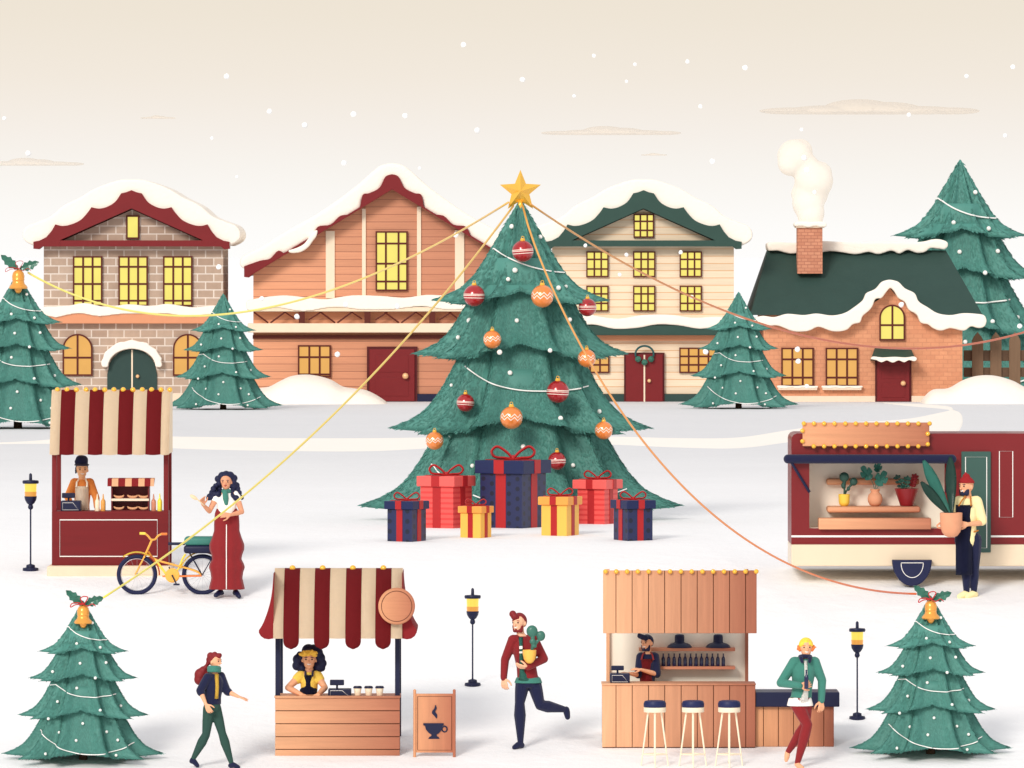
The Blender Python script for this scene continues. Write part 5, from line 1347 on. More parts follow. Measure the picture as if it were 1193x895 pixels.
for cx, lab in ((397, 'navy dome lamp shade on the bar kiosk\'s upper shelf, nearer the bartender'), (556, 'navy dome lamp shade on the bar kiosk\'s upper shelf, at the shelf\'s right end')):
    k = Br.k; bm = B(); lathev(bm, Vector((0, 0, 0)), [(51*k, 0), (52*k, 2*k), (46*k, 10*k), (36*k, 17*k), (22*k, 21*k), (20*k, 24*k), (20*k, 45*k), (18*k, 52*k), (12*k, 55*k), (1*k, 56*k)], 32)
    tag(obj('lamp_shade', bm, NAVY, loc=Br.loc+Br.v(cx, 414, .76), smooth='auto'), lab, 'lamp shade', 'navy shades on the bar shelf')
register(Br, 108, 509, 189, 547, 113, 478, 165, 497, .0, 'navy cash register on the bar kiosk, in front of the bartender')
# low bar
Lb = Fr(680, 640, 3.51, 862, 807)
LB = thing('low_bar', 'low wooden bar with thick navy top beside the bar kiosk', 'bar', Lb)
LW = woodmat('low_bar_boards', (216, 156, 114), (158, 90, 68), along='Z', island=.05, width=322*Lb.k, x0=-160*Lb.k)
obj('front_boards', boards(Lb, 702.5, 643, 1023, 807, (735, 796, 858, 920, 982), -.02, .02, gap=2.4), LW, LB)
bm = B(); box(bm, Lb, 704, 644, 1022, 840, .021, .6); obj('bar_back', bm, GAPM, LB)
bm = B(); box(bm, Lb, 702.5, 583, 1045, 643, -.1, .66, .012); obj('bar_top', bm, NAVY, LB)
# stools
STL = mat('stool_cream', (244, 228, 202), .5, .06, 6); SEATN = mat('stool_seat_navy', (28, 36, 80), .5, .1, 8)
first = None
for cx, lab in ((291, 'bar stool with navy seat nearest the bartender\'s cash register'), (447, 'bar stool with navy seat in the middle of three before the kiosk'), (595, 'bar stool with navy seat nearest the low navy-topped bar')):
    q = Fr(680, 640, 3.51, cx, 886)
    if first is None:
        t = first = thing('bar_stool', lab, 'stool', q, 'bar stools in front of the kiosk'); k = q.k
        Z = lambda y: (886-y)*k
        bm = B(); lathev(bm, Vector((0, 0, 0)), [(44*k, Z(646)), (46*k, Z(643)), (46*k, Z(630)), (42*k, Z(621)), (32*k, Z(618)), (1*k, Z(617.5))], 32); obj('seat', bm, SEATN, t, smooth='auto')
        bm = B(); lathev(bm, Vector((0, 0, 0)), [(44*k, Z(666)), (45.5*k, Z(664)), (45.5*k, Z(647)), (44*k, Z(646))], 32); obj('seat_rim', bm, STL, t, smooth='auto')
        foot = [(-57, 0), (0, -57), (55, 0), (0, 55)]; tp = [(-27, 0), (0, -27), (26, 0), (0, 27)]
        for (fx, fy), (ux, uy) in zip(foot, tp):
            gz = zg(q.D+fy*k)-zg(q.D)
            bm = B(); tubev(bm, [Vector((fx*k, fy*k, gz-.01)), Vector((ux*k, uy*k, Z(664)))], [3.0*k, 4.0*k], 8); obj('leg', bm, STL, t, smooth='auto')
        bm = B(); pts = [Vector((fx*k*.9, fy*k*.9, Z(838)+.0)) for fx, fy in foot]
        for i in range(4): tubev(bm, [pts[i]*1.0, pts[(i+1) % 4]*1.0], 3.2*k, 8)
        obj('foot_ring', bm, STL, t, smooth='auto')
    else: dup(first, q.loc, lab)
# ---------------------------------------------------------------- people: one grown skin each, clothes over it
EYE = mat('eye_dark', (30, 24, 26), .2, .02, 5, 0); LIP = mat('mouth_white', (252, 244, 238), .3, .02, 5, 0); LIPR = mat('lip_red', (176, 60, 56), .5, .05, 5, 0)
def hand(bm, wr, d, palm, L, curl=.5, thumb=1, point=False):
    """wrist, direction, palm normal (the way the fingers close), length; thumb: +1/-1 side. Five separate fingers on a flattened palm"""
    d = d.normalized(); palm = (palm-d*palm.dot(d)).normalized(); s = d.cross(palm).normalized()*thumb
    pl = L*.48; r = L*.085
    for u in (-.17, -.06, .06, .17):
        capsule(bm, wr+s*u*L*.55, r*1.05, wr+d*pl+s*u*L*1.15, r*.98, 8, 2)
    for i, (u, fl) in enumerate(((.22, .42), (.075, .47), (-.075, .44), (-.21, .34))):
        p = wr+d*pl*.92+s*u*L; dd = d+s*u*.35; c = curl*(.85+.12*i)
        if point and i == 0: c = .05
        for j, seg in enumerate((.46, .31, .23)):
            ang = c*(.55, .8, .6)[j]
            dd = (dd.normalized()*math.cos(ang)+palm*math.sin(ang)).normalized(); n = p+dd*fl*L*seg
            capsule(bm, p, r*(.86-.1*j), n, r*(.78-.1*j), 8, 2); p = n
    p = wr+d*pl*.25+s*.2*L; dd = (d*.62+s*.75+palm*.35).normalized()
    for j, seg in enumerate((.24, .2, .14)):
        n = p+dd*seg*L; capsule(bm, p, r*(1.05-.12*j), n, r*(.95-.12*j), 8, 2); p = n
        dd = (dd+d*.45-s*.2+palm*.12).normalized()
class Person:
    def __init__(s, label, fr, J, yaw=0, skin='fair', tilt=0):
        s.fr = fr; s.J = {k: fr.v(*v) for k, v in J.items() if k not in ('hh',)}
        s.hh = J['hh']*fr.k                                # head height in metres
        s.t = thing('person', label, 'person', fr)
        s.yaw = yaw; s.skin = SKIN[skin]; s.sk = skin
        f = Vector((math.sin(yaw), -math.cos(yaw), 0)); s.f = f; s.s = Vector((math.cos(yaw), math.sin(yaw), 0))
        s.H = s.hh*7.5
        J_ = s.J
        if 'hipL' not in J_:
            h = J_['hip']; J_['hipL'] = h+Vector((-.05*s.H*.9, 0, 0)); J_['hipR'] = h+Vector((.05*s.H*.9, 0, 0))
        base = 0.0
        for q in 'LR':
            if 'an'+q not in J_:
                h = J_['hip'+q]; g = s.gz(h.y); J_['kn'+q] = Vector((h.x, h.y-.02, (h.z+g)*.52)); J_['an'+q] = Vector((h.x, h.y+.01, g+.08))
            if 'toe'+q not in J_: J_['toe'+q] = J_['an'+q]+f*.15+Vector((0, 0, -.045))
    def gz(s, dy): return zg(s.fr.D+dy)-s.fr.loc.z
    def torso(s, grow=0, z0=None, hipw=None, sx=1.0, sy=1.0, fwd=0, z1=None):
        J, H = s.J, s.H; m = (J['shL']+J['shR'])/2; hip = (J['hipL']+J['hipR'])/2
        sw = (J['shR']-J['shL']).length/2
        prof = [(1.02, .36*sw, .035), (.93, .8*sw, .05), (.82, sw*.98, .062), (.62, sw*.95, .066), (.35, sw*.82, .058), (.12, (hipw or sw*.88), .062), (-.02, (hipw or sw*.9), .066), (-.12, (hipw or sw*.9)*.85, .058)]
        rings = []
        for t, rx, ry in prof:
            c = hip.lerp(m, t)+s.f*fwd; 
            if t > 1: c.z = m.z+.025*H
            rings.append((c, (rx+grow)*sx, (ry*H+grow)*sy))
        if z0 is not None: rings = [r for r in rings if r[0].z > z0]+[(rings[-1][0].lerp(rings[-2][0], 0)*1, rings[-1][1], rings[-1][2])][:0]
        return rings
    def build(s, hands, barefoot=False):
        J, H = s.J, s.H; bm = B(); s.hands = hands
        hd = J['head']; h = s.hh; f, sd, up = s.f, s.s, Vector((0, 0, 1))
        rz = s.yaw
        ellip(bm, hd+up*h*.08, (h*.36, h*.43, h*.42), 18, 12, rz)
        ellip(bm, hd+f*h*.07-up*h*.2, (h*.27, h*.31, h*.28), 16, 10, rz)
        capsule(bm, hd+f*h*.1-up*h*.36, h*.12, hd+f*h*.22-up*h*.38, h*.11)
        capsule(bm, hd+f*h*.36+up*h*.02, h*.045, hd+f*h*.47-up*h*.1, h*.06)
        for q in (-1, 1): ellip(bm, hd+sd*q*h*.36-up*h*.03-f*h*.02, (h*.05, h*.09, h*.12), 10, 8, rz)
        nb = J['neck']
        capsule(bm, hd-up*h*.2-f*h*.08, h*.19, nb, h*.22)
        m = (J['shL']+J['shR'])/2
        capsule(bm, nb, h*.22, m, h*.3)
        loft(bm, s.torso())
        for q in 'LR':
            sh, el, wr = J['sh'+q], J['el'+q], J['wr'+q]
            chain(bm, [(m.lerp(sh, .6), .032*H), (sh, .03*H), (sh.lerp(el, .45), .027*H), (el, .0205*H), (el.lerp(wr, .35), .0215*H), (wr, .0135*H)])
            hp, kn, an, toe = J['hip'+q], J['kn'+q], J['an'+q], J['toe'+q]
            chain(bm, [(hp, .05*H), (hp.lerp(kn, .5), .041*H), (kn, .03*H), (kn.lerp(an, .32), .031*H), (an, .018*H)])
            chain(bm, [(an, .02*H), (an.lerp(toe, .5)+Vector((0, 0, -.008)), .02*H), (toe, .014*H)])
            hs = hands[q]
            hand(bm, wr, Vector(hs[0]), Vector(hs[1]), h*.72, hs[2], hs[3], len(hs) > 4)
        o = obj('body', bm, s.skin, s.t, mods=(.0062, 2, .4))
        for q in (-1, 1):
            bm = B(); ellip(bm, hd+f*h*.375+sd*q*h*.15+up*h*.03, (h*.05, h*.04, h*.042), 10, 8, rz); obj('eye', bm, EYE, s.t, smooth=True)
            bm = B(); capsule(bm, hd+f*h*.40+sd*q*h*.1+up*h*.13, h*.022, hd+f*h*.36+sd*q*h*.22+up*h*.125, h*.018); obj('eyebrow', bm, s.hairm, s.t, smooth=True)
        bm = B(); tubev(bm, [hd+f*h*(.385-.05*abs(u))+sd*u*h*.11-up*h*(.235-.035*abs(u)) for u in (-1, -.5, 0, .5, 1)], [h*.012, h*.03, h*.036, h*.03, h*.012], 8)
        obj('mouth', bm, s.mouthm, s.t, smooth=True)
    hairm = None; mouthm = LIP
    def cloth(s, name, m, fn, vox=.0085, it=3, parent=None):
        bm = B(); fn(bm); return obj(name, bm, m, parent or s.t, mods=(vox, it, .5))
    def limb(s, bm, keys, radii, upto=1.0):
        pts = [(s.J[k], r*s.H) for k, r in zip(keys, radii)]
        if upto < 1:
            a, ra = pts[-2]; b, rb = pts[-1]; pts[-1] = (a.lerp(b, upto), ra+(rb-ra)*upto)
        chain(bm, pts)
    def sleeves(s, bm, upto=1.0, g=1.0, elbow=True):
        for q in 'LR':
            m = (s.J['shL']+s.J['shR'])/2
            chain(bm, [(m.lerp(s.J['sh'+q], .6), .036*s.H*g), (s.J['sh'+q], .037*s.H*g)])
            if elbow: s.limb(bm, ['sh'+q, 'el'+q, 'wr'+q], [.037*g, .029*g, .0225*g], upto)
            else: s.limb(bm, ['sh'+q, 'el'+q], [.038*g, .033*g], upto)
    def trousers(s, m, upto=.97, g=1.0, name='trousers', cal=.036):
        def fn(bm):
            hip = (s.J['hipL']+s.J['hipR'])/2; sw = (s.J['shR']-s.J['shL']).length/2
            loft(bm, [(r[0], r[1]+.012, r[2]+.012) for r in s.torso()[4:]])
            for q in 'LR':
                hp, kn, an = s.J['hip'+q], s.J['kn'+q], s.J['an'+q]; e = kn.lerp(an, upto)
                chain(bm, [(hp, .054*s.H*g), (hp.lerp(kn, .5), .047*s.H*g), (kn, .036*s.H*g), (kn.lerp(an, .3), cal*s.H*g), (e, .021*s.H*g)])
        return s.cloth(name, m, fn)
    def shoes(s, m, name='shoe'):
        for q in 'LR':
            an, toe = s.J['an'+q], s.J['toe'+q]
            def fn(bm):
                d = (toe-an); chain(bm, [(an+Vector((0, 0, .0)), .024*s.H), (an.lerp(toe, .35), .025*s.H), (toe, .02*s.H)])
                heel = an-Vector((d.x, d.y, 0))*.2; capsule(bm, heel+Vector((0, 0, -.02)), .022*s.H, an.lerp(toe, .4), .023*s.H)
            s.cloth(name, m, fn, .008, 2)
    def balls(s, bm, lst):
        for x, y, d, r in lst: ellip(bm, s.fr.v(x, y, d), r*s.fr.k, 14, 10)
    def hairfn(s, cap=True, extra=(), top=1.0):
        def fn(bm):
            h = s.hh; hd = s.J['head']
            if cap:
                t = B(); ellip(t, Vector((0, 0, 0)), (h*.4, h*.47, h*.46), 20, 14)
                bmesh.ops.bisect_plane(t, geom=t.verts[:]+t.edges[:]+t.faces[:], plane_co=(0, -h*.12, h*.16), plane_no=(0, -.8, -.62), clear_outer=True)
                es = [e for e in t.edges if e.is_boundary]
                bmesh.ops.holes_fill(t, edges=es)
                merge(bm, t, Matrix.Translation(hd+Vector((0, 0, h*.09))) @ Matrix.Rotation(s.yaw, 4, 'Z'))
            s.balls(bm, extra)
        return fn
    def apron(s, m, x0, x1, ytop, ybot, d0, name='apron', thick=.014, bib=None):
        """a cloth panel bent round the front of the body"""
        fr = s.fr; bm = B(); rows = []
        for i in range(13):
            y = ytop+(ybot-ytop)*i/12; row = []
            for j in range(11):
                u = j/10; x = x0+(x1-x0)*u
                if bib and y < bib[0]: x = (x0+x1)/2+(x-(x0+x1)/2)*bib[1]
                row.append(bm.verts.new(fr.v(x, y, d0+.07*(2*u-1)**2+.006*math.sin(j*1.9+i*.4)*(i/12))))
            rows.append(row)
        for a, b in zip(rows, rows[1:]):
            for j in range(10): bm.faces.new((a[j], a[j+1], b[j+1], b[j]))
        bmesh.ops.solidify(bm, geom=bm.faces[:], thickness=thick)
        return obj(name, bm, m, s.t, smooth=True)
def strip(s, name, m, pts, r, parent=None):
    bm = B(); tubev(bm, [s.fr.v(*p) for p in pts], r, 8); return obj(name, bm, m, parent or s.t, smooth='auto')
HN = mat('hair_navy_black', (24, 28, 62), .55, .2, 30, .4); HR = mat('hair_dark_red', (128, 30, 34), .55, .2, 30, .4); HBLOND = mat('hair_yellow', (250, 214, 74), .6, .15, 30, .4); HO = mat('hair_orange', (236, 128, 62), .6, .15, 30, .4)
NC = NAVYC; WC = mat('white_cloth', (250, 246, 240), .9, .04, 30, .3); CC = mat('cream_cloth', (253, 242, 222), .9, .04, 30, .3); OC = mat('orange_cloth', (226, 136, 66), .9, .08, 25, .3)
RC = mat('dark_red_cloth', (134, 32, 36), .9, .1, 25, .3, sheen=.15); TC = mat('teal_cloth', (64, 128, 114), .9, .1, 25, .3, sheen=.15); GC = mat('dark_green_cloth', (46, 76, 68), .9, .1, 25, .3); YC = mat('yellow_cloth', (246, 208, 92), .9, .06, 25, .3)
LC = mat('pale_yellow_cloth', (250, 234, 176), .9, .04, 25, .3); BRD = RC
def V3(*a): return Vector(a)

# 1. vendor in the red food stall
p = Person('person in navy cap, orange shirt and cream apron behind the red food stall counter', A, dict(hh=62, head=(296, 368, .8), neck=(296, 399, .82), shL=(268, 415, .82), shR=(326, 415, .82), elL=(243, 468, .74), wrL=(262, 508, .58), elR=(350, 472, .76), wrR=(355, 512, .56), hip=(297, 545, .82)), .15, 'amber')
p.hairm = HN
p.build(dict(L=((.5, -.7, -.5), (0, 0, -1), .35, -1), R=((.1, -.7, -.4), (0, 0, -1), .35, 1)))
p.cloth('shirt', OC, lambda bm: (loft(bm, p.torso(.014)), p.sleeves(bm, .8)))
p.apron(CC, 272, 322, 428, 600, .655)
p.t.location.z -= .05; p.t.location.y -= .16
for x in (278, 317): strip(p, 'apron_strap', CC, [(x, 432, .67), (x, 414, .7), (x-(x-297)*.4, 402, .8)], .014)
p.trousers(NC); p.shoes(NC)
p.cloth('hair', HN, p.hairfn(True, [(275, 362, .78, 5), (274, 370, .77, 4.5), (274, 378, .77, 4)]))
def f(bm):
    p.balls(bm, [(296, 336, .8, 24), (290, 330, .78, 18), (302, 331, .8, 18)]); ellip(bm, A.v(296, 349, .78), (30*A.k, 30*A.k, 5*A.k)); ellip(bm, A.v(277, 337, .76), (8*A.k, .04, 10*A.k))
p.cloth('cap', NAVYC, f)

# 2. woman in the long dark red skirt
fr = Fr(120, 530, 4.972, 725, 826); fr.dsh = .3
p = Person('person with long navy curls in a ruffled dark red dress beside the bicycle', fr, dict(hh=90, head=(713, 158, -.32), neck=(714, 206, -.3), shL=(662, 232, -.3), shR=(770, 232, -.3), elL=(618, 326, -.38), wrL=(584, 288, -.5), elR=(806, 330, -.36), wrR=(738, 346, -.5), hip=(717, 420, -.3), hipL=(690, 430, -.3), hipR=(744, 430, -.3), knL=(685, 620, -.32), knR=(752, 620, -.32), anL=(682, 792, -.3), anR=(768, 792, -.3), toeL=(655, 812, -.42), toeR=(790, 818, -.42)), -.1, 'brown')
p.hairm = HN; p.mouthm = LIPR
p.build(dict(L=((-.2, -.2, 1), (.5, -.6, 0), .9, 1), R=((-1, -.1, .05), (0, .5, -.3), .3, 1)))
p.cloth('blouse', WC, lambda bm: (loft(bm, p.torso(.012)[:5]), [capsule(bm, p.J['sh'+q], .036*p.H, p.J['sh'+q].lerp(p.J['el'+q], .3), .034*p.H) for q in 'LR']))
p.cloth('scarf', TC, lambda bm: (ellip(bm, fr.v(714, 212, -.32), (.075, .075, .05)), chain(bm, [(fr.v(708, 214, -.4), .04), (fr.v(712, 250, -.42), .045), (fr.v(716, 282, -.41), .03)])))
def f(bm):
    pr = [(302, 40), (312, 60), (340, 70), (400, 74), (440, 74), (480, 86), (520, 101), (548, 100), (580, 88), (605, 84), (632, 98), (652, 103), (680, 94), (715, 89), (745, 96), (776, 103), (780, 102)]
    c = [fr.v(717, y, -.3) for y, r in pr]; n = 40; R = []
    for i, (y, r) in enumerate(pr):
        k = r*fr.k; R.append([bm.verts.new(c[i]+Vector((k*math.cos(a)*(1+.035*math.sin(9*a)*min(1, i/8)), .62*k*math.sin(a)*(1+.05*math.sin(9*a)*min(1, i/8)), 0))) for a in [2*PI*j/n for j in range(n)]])
    for a, b in zip(R, R[1:]):
        for j in range(n): bm.faces.new((a[j], a[(j+1) % n], b[(j+1) % n], b[j]))
    bm.faces.new(R[0][::-1]); bm.faces.new(R[-1])
dr = p.cloth('dress', RC, f, .012, 2)
bm = B(); tubev(bm, [fr.v(717, y, -.3-.62*r*fr.k*1.0-.006) for y, r in ((402, 74), (440, 75), (480, 86), (520, 100), (548, 99), (580, 89), (605, 85), (632, 97), (652, 102), (680, 95), (715, 90), (745, 95), (776, 101))], .008, 6); obj('white_seam', bm, WHITE, dr, smooth=True)
p.shoes(NAVY)
r_ = random.Random(4)
curl = [(640, 235, -.25, 27), (660, 208, -.22, 26), (616, 246, -.25, 17), (652, 246, -.25, 17), (672, 236, -.22, 20), (788, 243, -.25, 19), (770, 212, -.23, 24), (756, 238, -.23, 24), (776, 238, -.25, 23), (634, 248, -.25, 15), (666, 180, -.22, 22), (762, 184, -.22, 22), (713, 118, -.28, 26), (690, 122, -.28, 24), (736, 122, -.28, 26), (758, 136, -.26, 22), (665, 140, -.26, 20), (690, 150, -.2, 30), (736, 150, -.2, 30)]
for sg, xs_ in ((-1, [(672, 165), (652, 180), (640, 196), (656, 205), (672, 192), (630, 218), (648, 228), (668, 228), (618, 243), (612, 250), (636, 250), (658, 252), (676, 252), (684, 172), (682, 212)]), (1, [(760, 160), (772, 178), (758, 186), (778, 198), (760, 208), (788, 220), (768, 228), (750, 238), (790, 240), (772, 250), (752, 252), (742, 178), (800, 248), (748, 214)])):
    for (x, y) in xs_: curl.append((x, y, -.27+r_.uniform(-.09, .04), r_.uniform(15, 21)))
p.cloth('hair', HN, p.hairfn(True, curl), .009, 2)
sp_ = Fr(120, 530, 4.972, 585, 290, D=fr.D); sp_.dsh = .3
bm = B(); tube(bm, sp_, [(592, 292, -.54), (560, 263, -.55), (548, 252, -.55)], [3.4, 3.6, 4], 8)
t_ = B(); ellip(t_, Vector((0, 0, 0)), (26*fr.k, .018, 11*fr.k), 16, 10); merge(bm, t_, Matrix.Translation(sp_.v(530, 243, -.55)) @ Matrix.Rotation(math.radians(32), 4, 'Y'))
tag(obj('wooden_spoon', bm, mat('spoon_wood', (234, 208, 170), .6, .1, 8), loc=sp_.loc, smooth=True), 'pale wooden spoon held up by the curly-haired person in the red dress', 'spoon')

# 3. man with the big plant in front of the van
fr = Fr(900, 470, 3.73, 850, 842)
p = Person('person in red beanie, cream shirt and long navy apron carrying a large potted plant', fr, dict(hh=82, head=(842, 362, 0), neck=(848, 406, 0), shL=(812, 428, 0), shR=(886, 428, 0), elL=(806, 508, -.06), wrL=(786, 548, -.2), elR=(912, 518, 0), wrR=(842, 524, -.24), hip=(850, 592, 0), knL=(843, 715, -.02), anL=(843, 825, 0), knR=(877, 718, .02), anR=(876, 825, .03), toeL=(812, 838, -.08), toeR=(846, 838, -.06)), -.75, 'tan')
p.hairm = HN
p.build(dict(L=((-.6, -.5, -.3), (0, -.5, .8), .4, -1), R=((-1, -.15, .05), (0, .75, .3), .45, 1)))
p.cloth('shirt', LC, lambda bm: (loft(bm, p.torso(.016)+[(p.torso()[-1][0]+Vector((.012, .01, -.05)), .11, .09)]), p.sleeves(bm, .9, 1.15, False)))
p.trousers(NC); p.shoes(LC)
ap = p.apron(NAVYC, 794, 866, 440, 745, -.185)
for a, b in ((806, 838), (860, 858)): strip(p, 'apron_strap', mat('strap_ochre', (190, 116, 40), .7), [(a, 444, -.18), ((a+b)/2, 420, -.13), (b, 402, -.075)], .011, ap)
strip(p, 'apron_tie', mat('strap_ochre', (190, 116, 40)), [(864, 560, -.11), (880, 556, -.1), (893, 552, -.05)], .01, ap)
def f(bm):
    h = p.hh; hd = p.J['head']; t = B(); ellip(t, Vector((0, 0, 0)), (h*.42, h*.49, h*.46), 20, 14)
    bmesh.ops.bisect_plane(t, geom=t.verts[:]+t.edges[:]+t.faces[:], plane_co=(0, 0, h*.12), plane_no=(0, -.15, -1), clear_outer=True); bmesh.ops.holes_fill(t, edges=[e for e in t.edges if e.is_boundary])
    merge(bm, t, Matrix.Translation(hd+Vector((0, 0, h*.1))) @ Matrix.Rotation(p.yaw, 4, 'Z'))
    ellip(bm, hd+Vector((0, 0, h*.56)), (h*.2, h*.2, h*.14)); ellip(bm, hd+Vector((-.01, 0, h*.72)), h*.06)
    loft(bm, [(hd+Vector((0, 0, h*z)), h*.43, h*.47) for z in (.2, .32)])
p.cloth('beanie', mat('beanie_red', (156, 34, 38), .95, .15, 40, .5), f)
def f(bm):
    h = p.hh; hd = p.J['head']; 
    for u in (-.9, -.5, 0, .5, .9): capsule(bm, hd+p.f*h*(.3-.15*abs(u))+p.s*u*h*.27-Vector((0, 0, h*.2)), h*.09, hd+p.f*h*(.28-.12*abs(u))+p.s*u*h*.22-Vector((0, 0, h*.38)), h*.11)
p.cloth('beard', HN, f, .008, 2)
# the plant in his arms
q0 = fr; pt = thing('potted_plant', 'large potted plant with three long broad leaves, carried by the person in the red beanie', 'potted plant', fr.loc+fr.v(771, 577, -.3)); q = Fr(900, 470, 3.73, 771, 577, D=fr.D)
bm = B(); lathe(bm, q, 771, 0, [(14, 578), (28, 572), (40, 556), (47, 530), (49, 473), (45, 472), (43, 482), (1, 484)]); pot_ = obj('pot', bm, CLAY, pt, smooth='auto')
bm = B(); tube(bm, q, [(724, 516, 0), (710, 528, 0), (712, 536, 0), (728, 540, 0)], 4, 8); obj('pot_handle', bm, CLAY, pot_, smooth=True)
big_ = lambda t: (math.sin(PI*min(max(t*.86+.1, 0), 1)))**.8*(.45+.75*t if t < .8 else 1.05)
def bigleaf(bx, by, tx_, ty_, w_, m, d):
    bm = B(); leaf(bm, q.v(bx, by, 0), q.v(tx_, ty_, d), w_*q.k, Vector((0, -1, .1)), .3, -.06, 20, big_); bmesh.ops.solidify(bm, geom=bm.faces[:], thickness=.01); obj('leaf', bm, m, pt, smooth=True)
bigleaf(764, 484, 640, 338, 25, LD, -.02); bigleaf(768, 484, 652, 246, 30, LT, .06); bigleaf(774, 484, 770, 230, 29, LD, .12)

# 4. walking woman
fr = Fr(200, 740, 5.773, 290, 898)
p = Person('person with long red hair, teal scarf and dark green trousers, walking', fr, dict(hh=104, head=(292, 178, -.02), neck=(282, 232, 0), shL=(244, 282, -.08), shR=(330, 278, .06), elL=(194, 370, -.12), wrL=(236, 462, -.2), elR=(372, 378, .0), wrR=(452, 412, -.1), hip=(272, 470, 0), hipL=(252, 490, -.04), hipR=(292, 490, .03), knL=(232, 668, -.02), anL=(140, 840, .05), knR=(340, 660, -.02), anR=(404, 868, .0), toeL=(172, 878, .03), toeR=(448, 888, -.04)), 1.0, 'tan')
p.hairm = HR
p.build(dict(L=((.5, -.1, -1), (.3, .6, 0), .35, 1), R=((1, -.1, -.32), (0, .1, -1), .25, 1, 'point')))
p.trousers(GC, cal=.042)
p.cloth('shirt', YC, lambda bm: loft(bm, p.torso(.008)[:6]))
def f(bm):
    T = p.torso(.02)[:6]; sh = [(c, rx, ry) for c, rx, ry in T]; loft(bm, sh)
    p.sleeves(bm, .62, 1.05, True) if False else None
    for q_ in 'LR':
        chain(bm, [((p.J['shL']+p.J['shR'])/2*.4+p.J['sh'+q_]*.6, .037*p.H), (p.J['sh'+q_], .04*p.H), (p.J['el'+q_], .036*p.H), (p.J['el'+q_].lerp(p.J['wr'+q_], .12), .037*p.H)])
p.cloth('jacket', NC, f)
bm = B(); pv = None
for (x0, x1, y, d) in ((290, 318, 258, -.12), (294, 320, 300, -.155), (296, 321, 340, -.16), (295, 319, 380, -.155), (291, 315, 424, -.15)):
    cur = [bm.verts.new(fr.v(x0+(x1-x0)*u, y, d+.03*(2*u-1)**2)) for u in (0, .25, .5, .75, 1)]
    if pv:
        for j in range(4): bm.faces.new((pv[j], pv[j+1], cur[j+1], cur[j]))
    pv = cur
bmesh.ops.solidify(bm, geom=bm.faces[:], thickness=-.02); obj('shirt_front', bm, YC, p.t, smooth=True)
p.cloth('scarf', TC, lambda bm: [tubev(bm, [fr.v(286+34*math.cos(a), y+6*math.sin(a), -.01+.09*math.sin(a)) for a in [2*PI*i/20 for i in range(20)]], 15*fr.k, 8, True) for y in (222, 240)])
p.shoes(NC)
p.cloth('hair', HR, p.hairfn(True, [(262, 140, 0, 26), (290, 132, -.03, 22), (318, 138, -.06, 20), (326, 134, -.05, 15), (250, 165, .02, 20), (244, 190, .03, 16), (232, 215, .05, 18), (212, 240, .06, 30), (194, 268, .07, 44), (188, 300, .07, 40), (212, 310, .07, 40), (220, 335, .08, 34), (240, 350, .08, 24), (235, 270, .07, 34)]), .01, 3)

# 5. woman in the coffee stall
p = Person('person with big navy curls and a yellow bow leaning on the coffee stall counter', Cf, dict(hh=80, head=(243, 458, .42), neck=(243, 504, .45), shL=(210, 524, .45), shR=(275, 524, .45), elL=(156, 572, .34), wrL=(214, 596, .1), elR=(309, 572, .34), wrR=(282, 596, .1), hip=(243, 660, .5)), .0, 'tan')
p.hairm = HN
p.build(dict(L=((.5, -.75, -.75), (0, .4, -1), .5, 1), R=((-.35, -.75, -.75), (0, .4, -1), .5, -1)))
p.cloth('shirt', YC, lambda bm: (loft(bm, p.torso(.014)), [capsule(bm, p.J['sh'+q_], .038*p.H, p.J['sh'+q_].lerp(p.J['el'+q_], .3), .036*p.H) for q_ in 'LR']))
p.apron(NC, 205, 276, 520, 700, .31, bib=(575, .5)); p.trousers(NC); p.shoes(NC)
for x in (228, 258): strip(p, 'apron_strap', NC, [(x, 524, .31), (x, 512, .35), (x, 506, .42)], .014)
c5 = [(275, 432, .46, 26), (262, 420, .5, 24), (288, 452, .45, 22), (298, 474, .45, 18), (284, 490, .46, 22), (270, 500, .5, 18), (214, 446, .46, 20), (196, 458, .46, 22), (192, 484, .46, 20), (212, 494, .47, 20), (214, 508, .5, 12), (240, 425, .52, 30), (220, 470, .52, 26), (270, 470, .52, 26), (204, 438, .46, 14), (296, 494, .46, 14)]
p.cloth('hair', HN, p.hairfn(True, c5), .01, 2)
bw = mat('bow_yellow', (248, 196, 76), .8, .08, 20)
def f(bm):
    for (x, y, rx, rz_, an) in ((216, 436, 17, 8, .25), (226, 428, 13, 6, .9), (262, 430, 17, 8, -.3), (252, 425, 13, 6, -1.0), (266, 440, 12, 6, .1)):
        t = B(); ellip(t, Vector((0, 0, 0)), (rx*Cf.k, .03, rz_*Cf.k)); merge(bm, t, Matrix.Translation(Cf.v(x, y, .3)) @ Matrix.Rotation(an, 4, 'Y'))
    ellip(bm, Cf.v(240, 434, .29), .03); 
    tubev(bm, [Cf.v(243+34*math.cos(a), 436-14*math.sin(a), .42-.14*math.sin(a)*0-.12*abs(math.sin(a))) for a in [PI*i/12 for i in range(13)]], .016, 8)
p.cloth('hair_bow', bw, f, .008, 2)

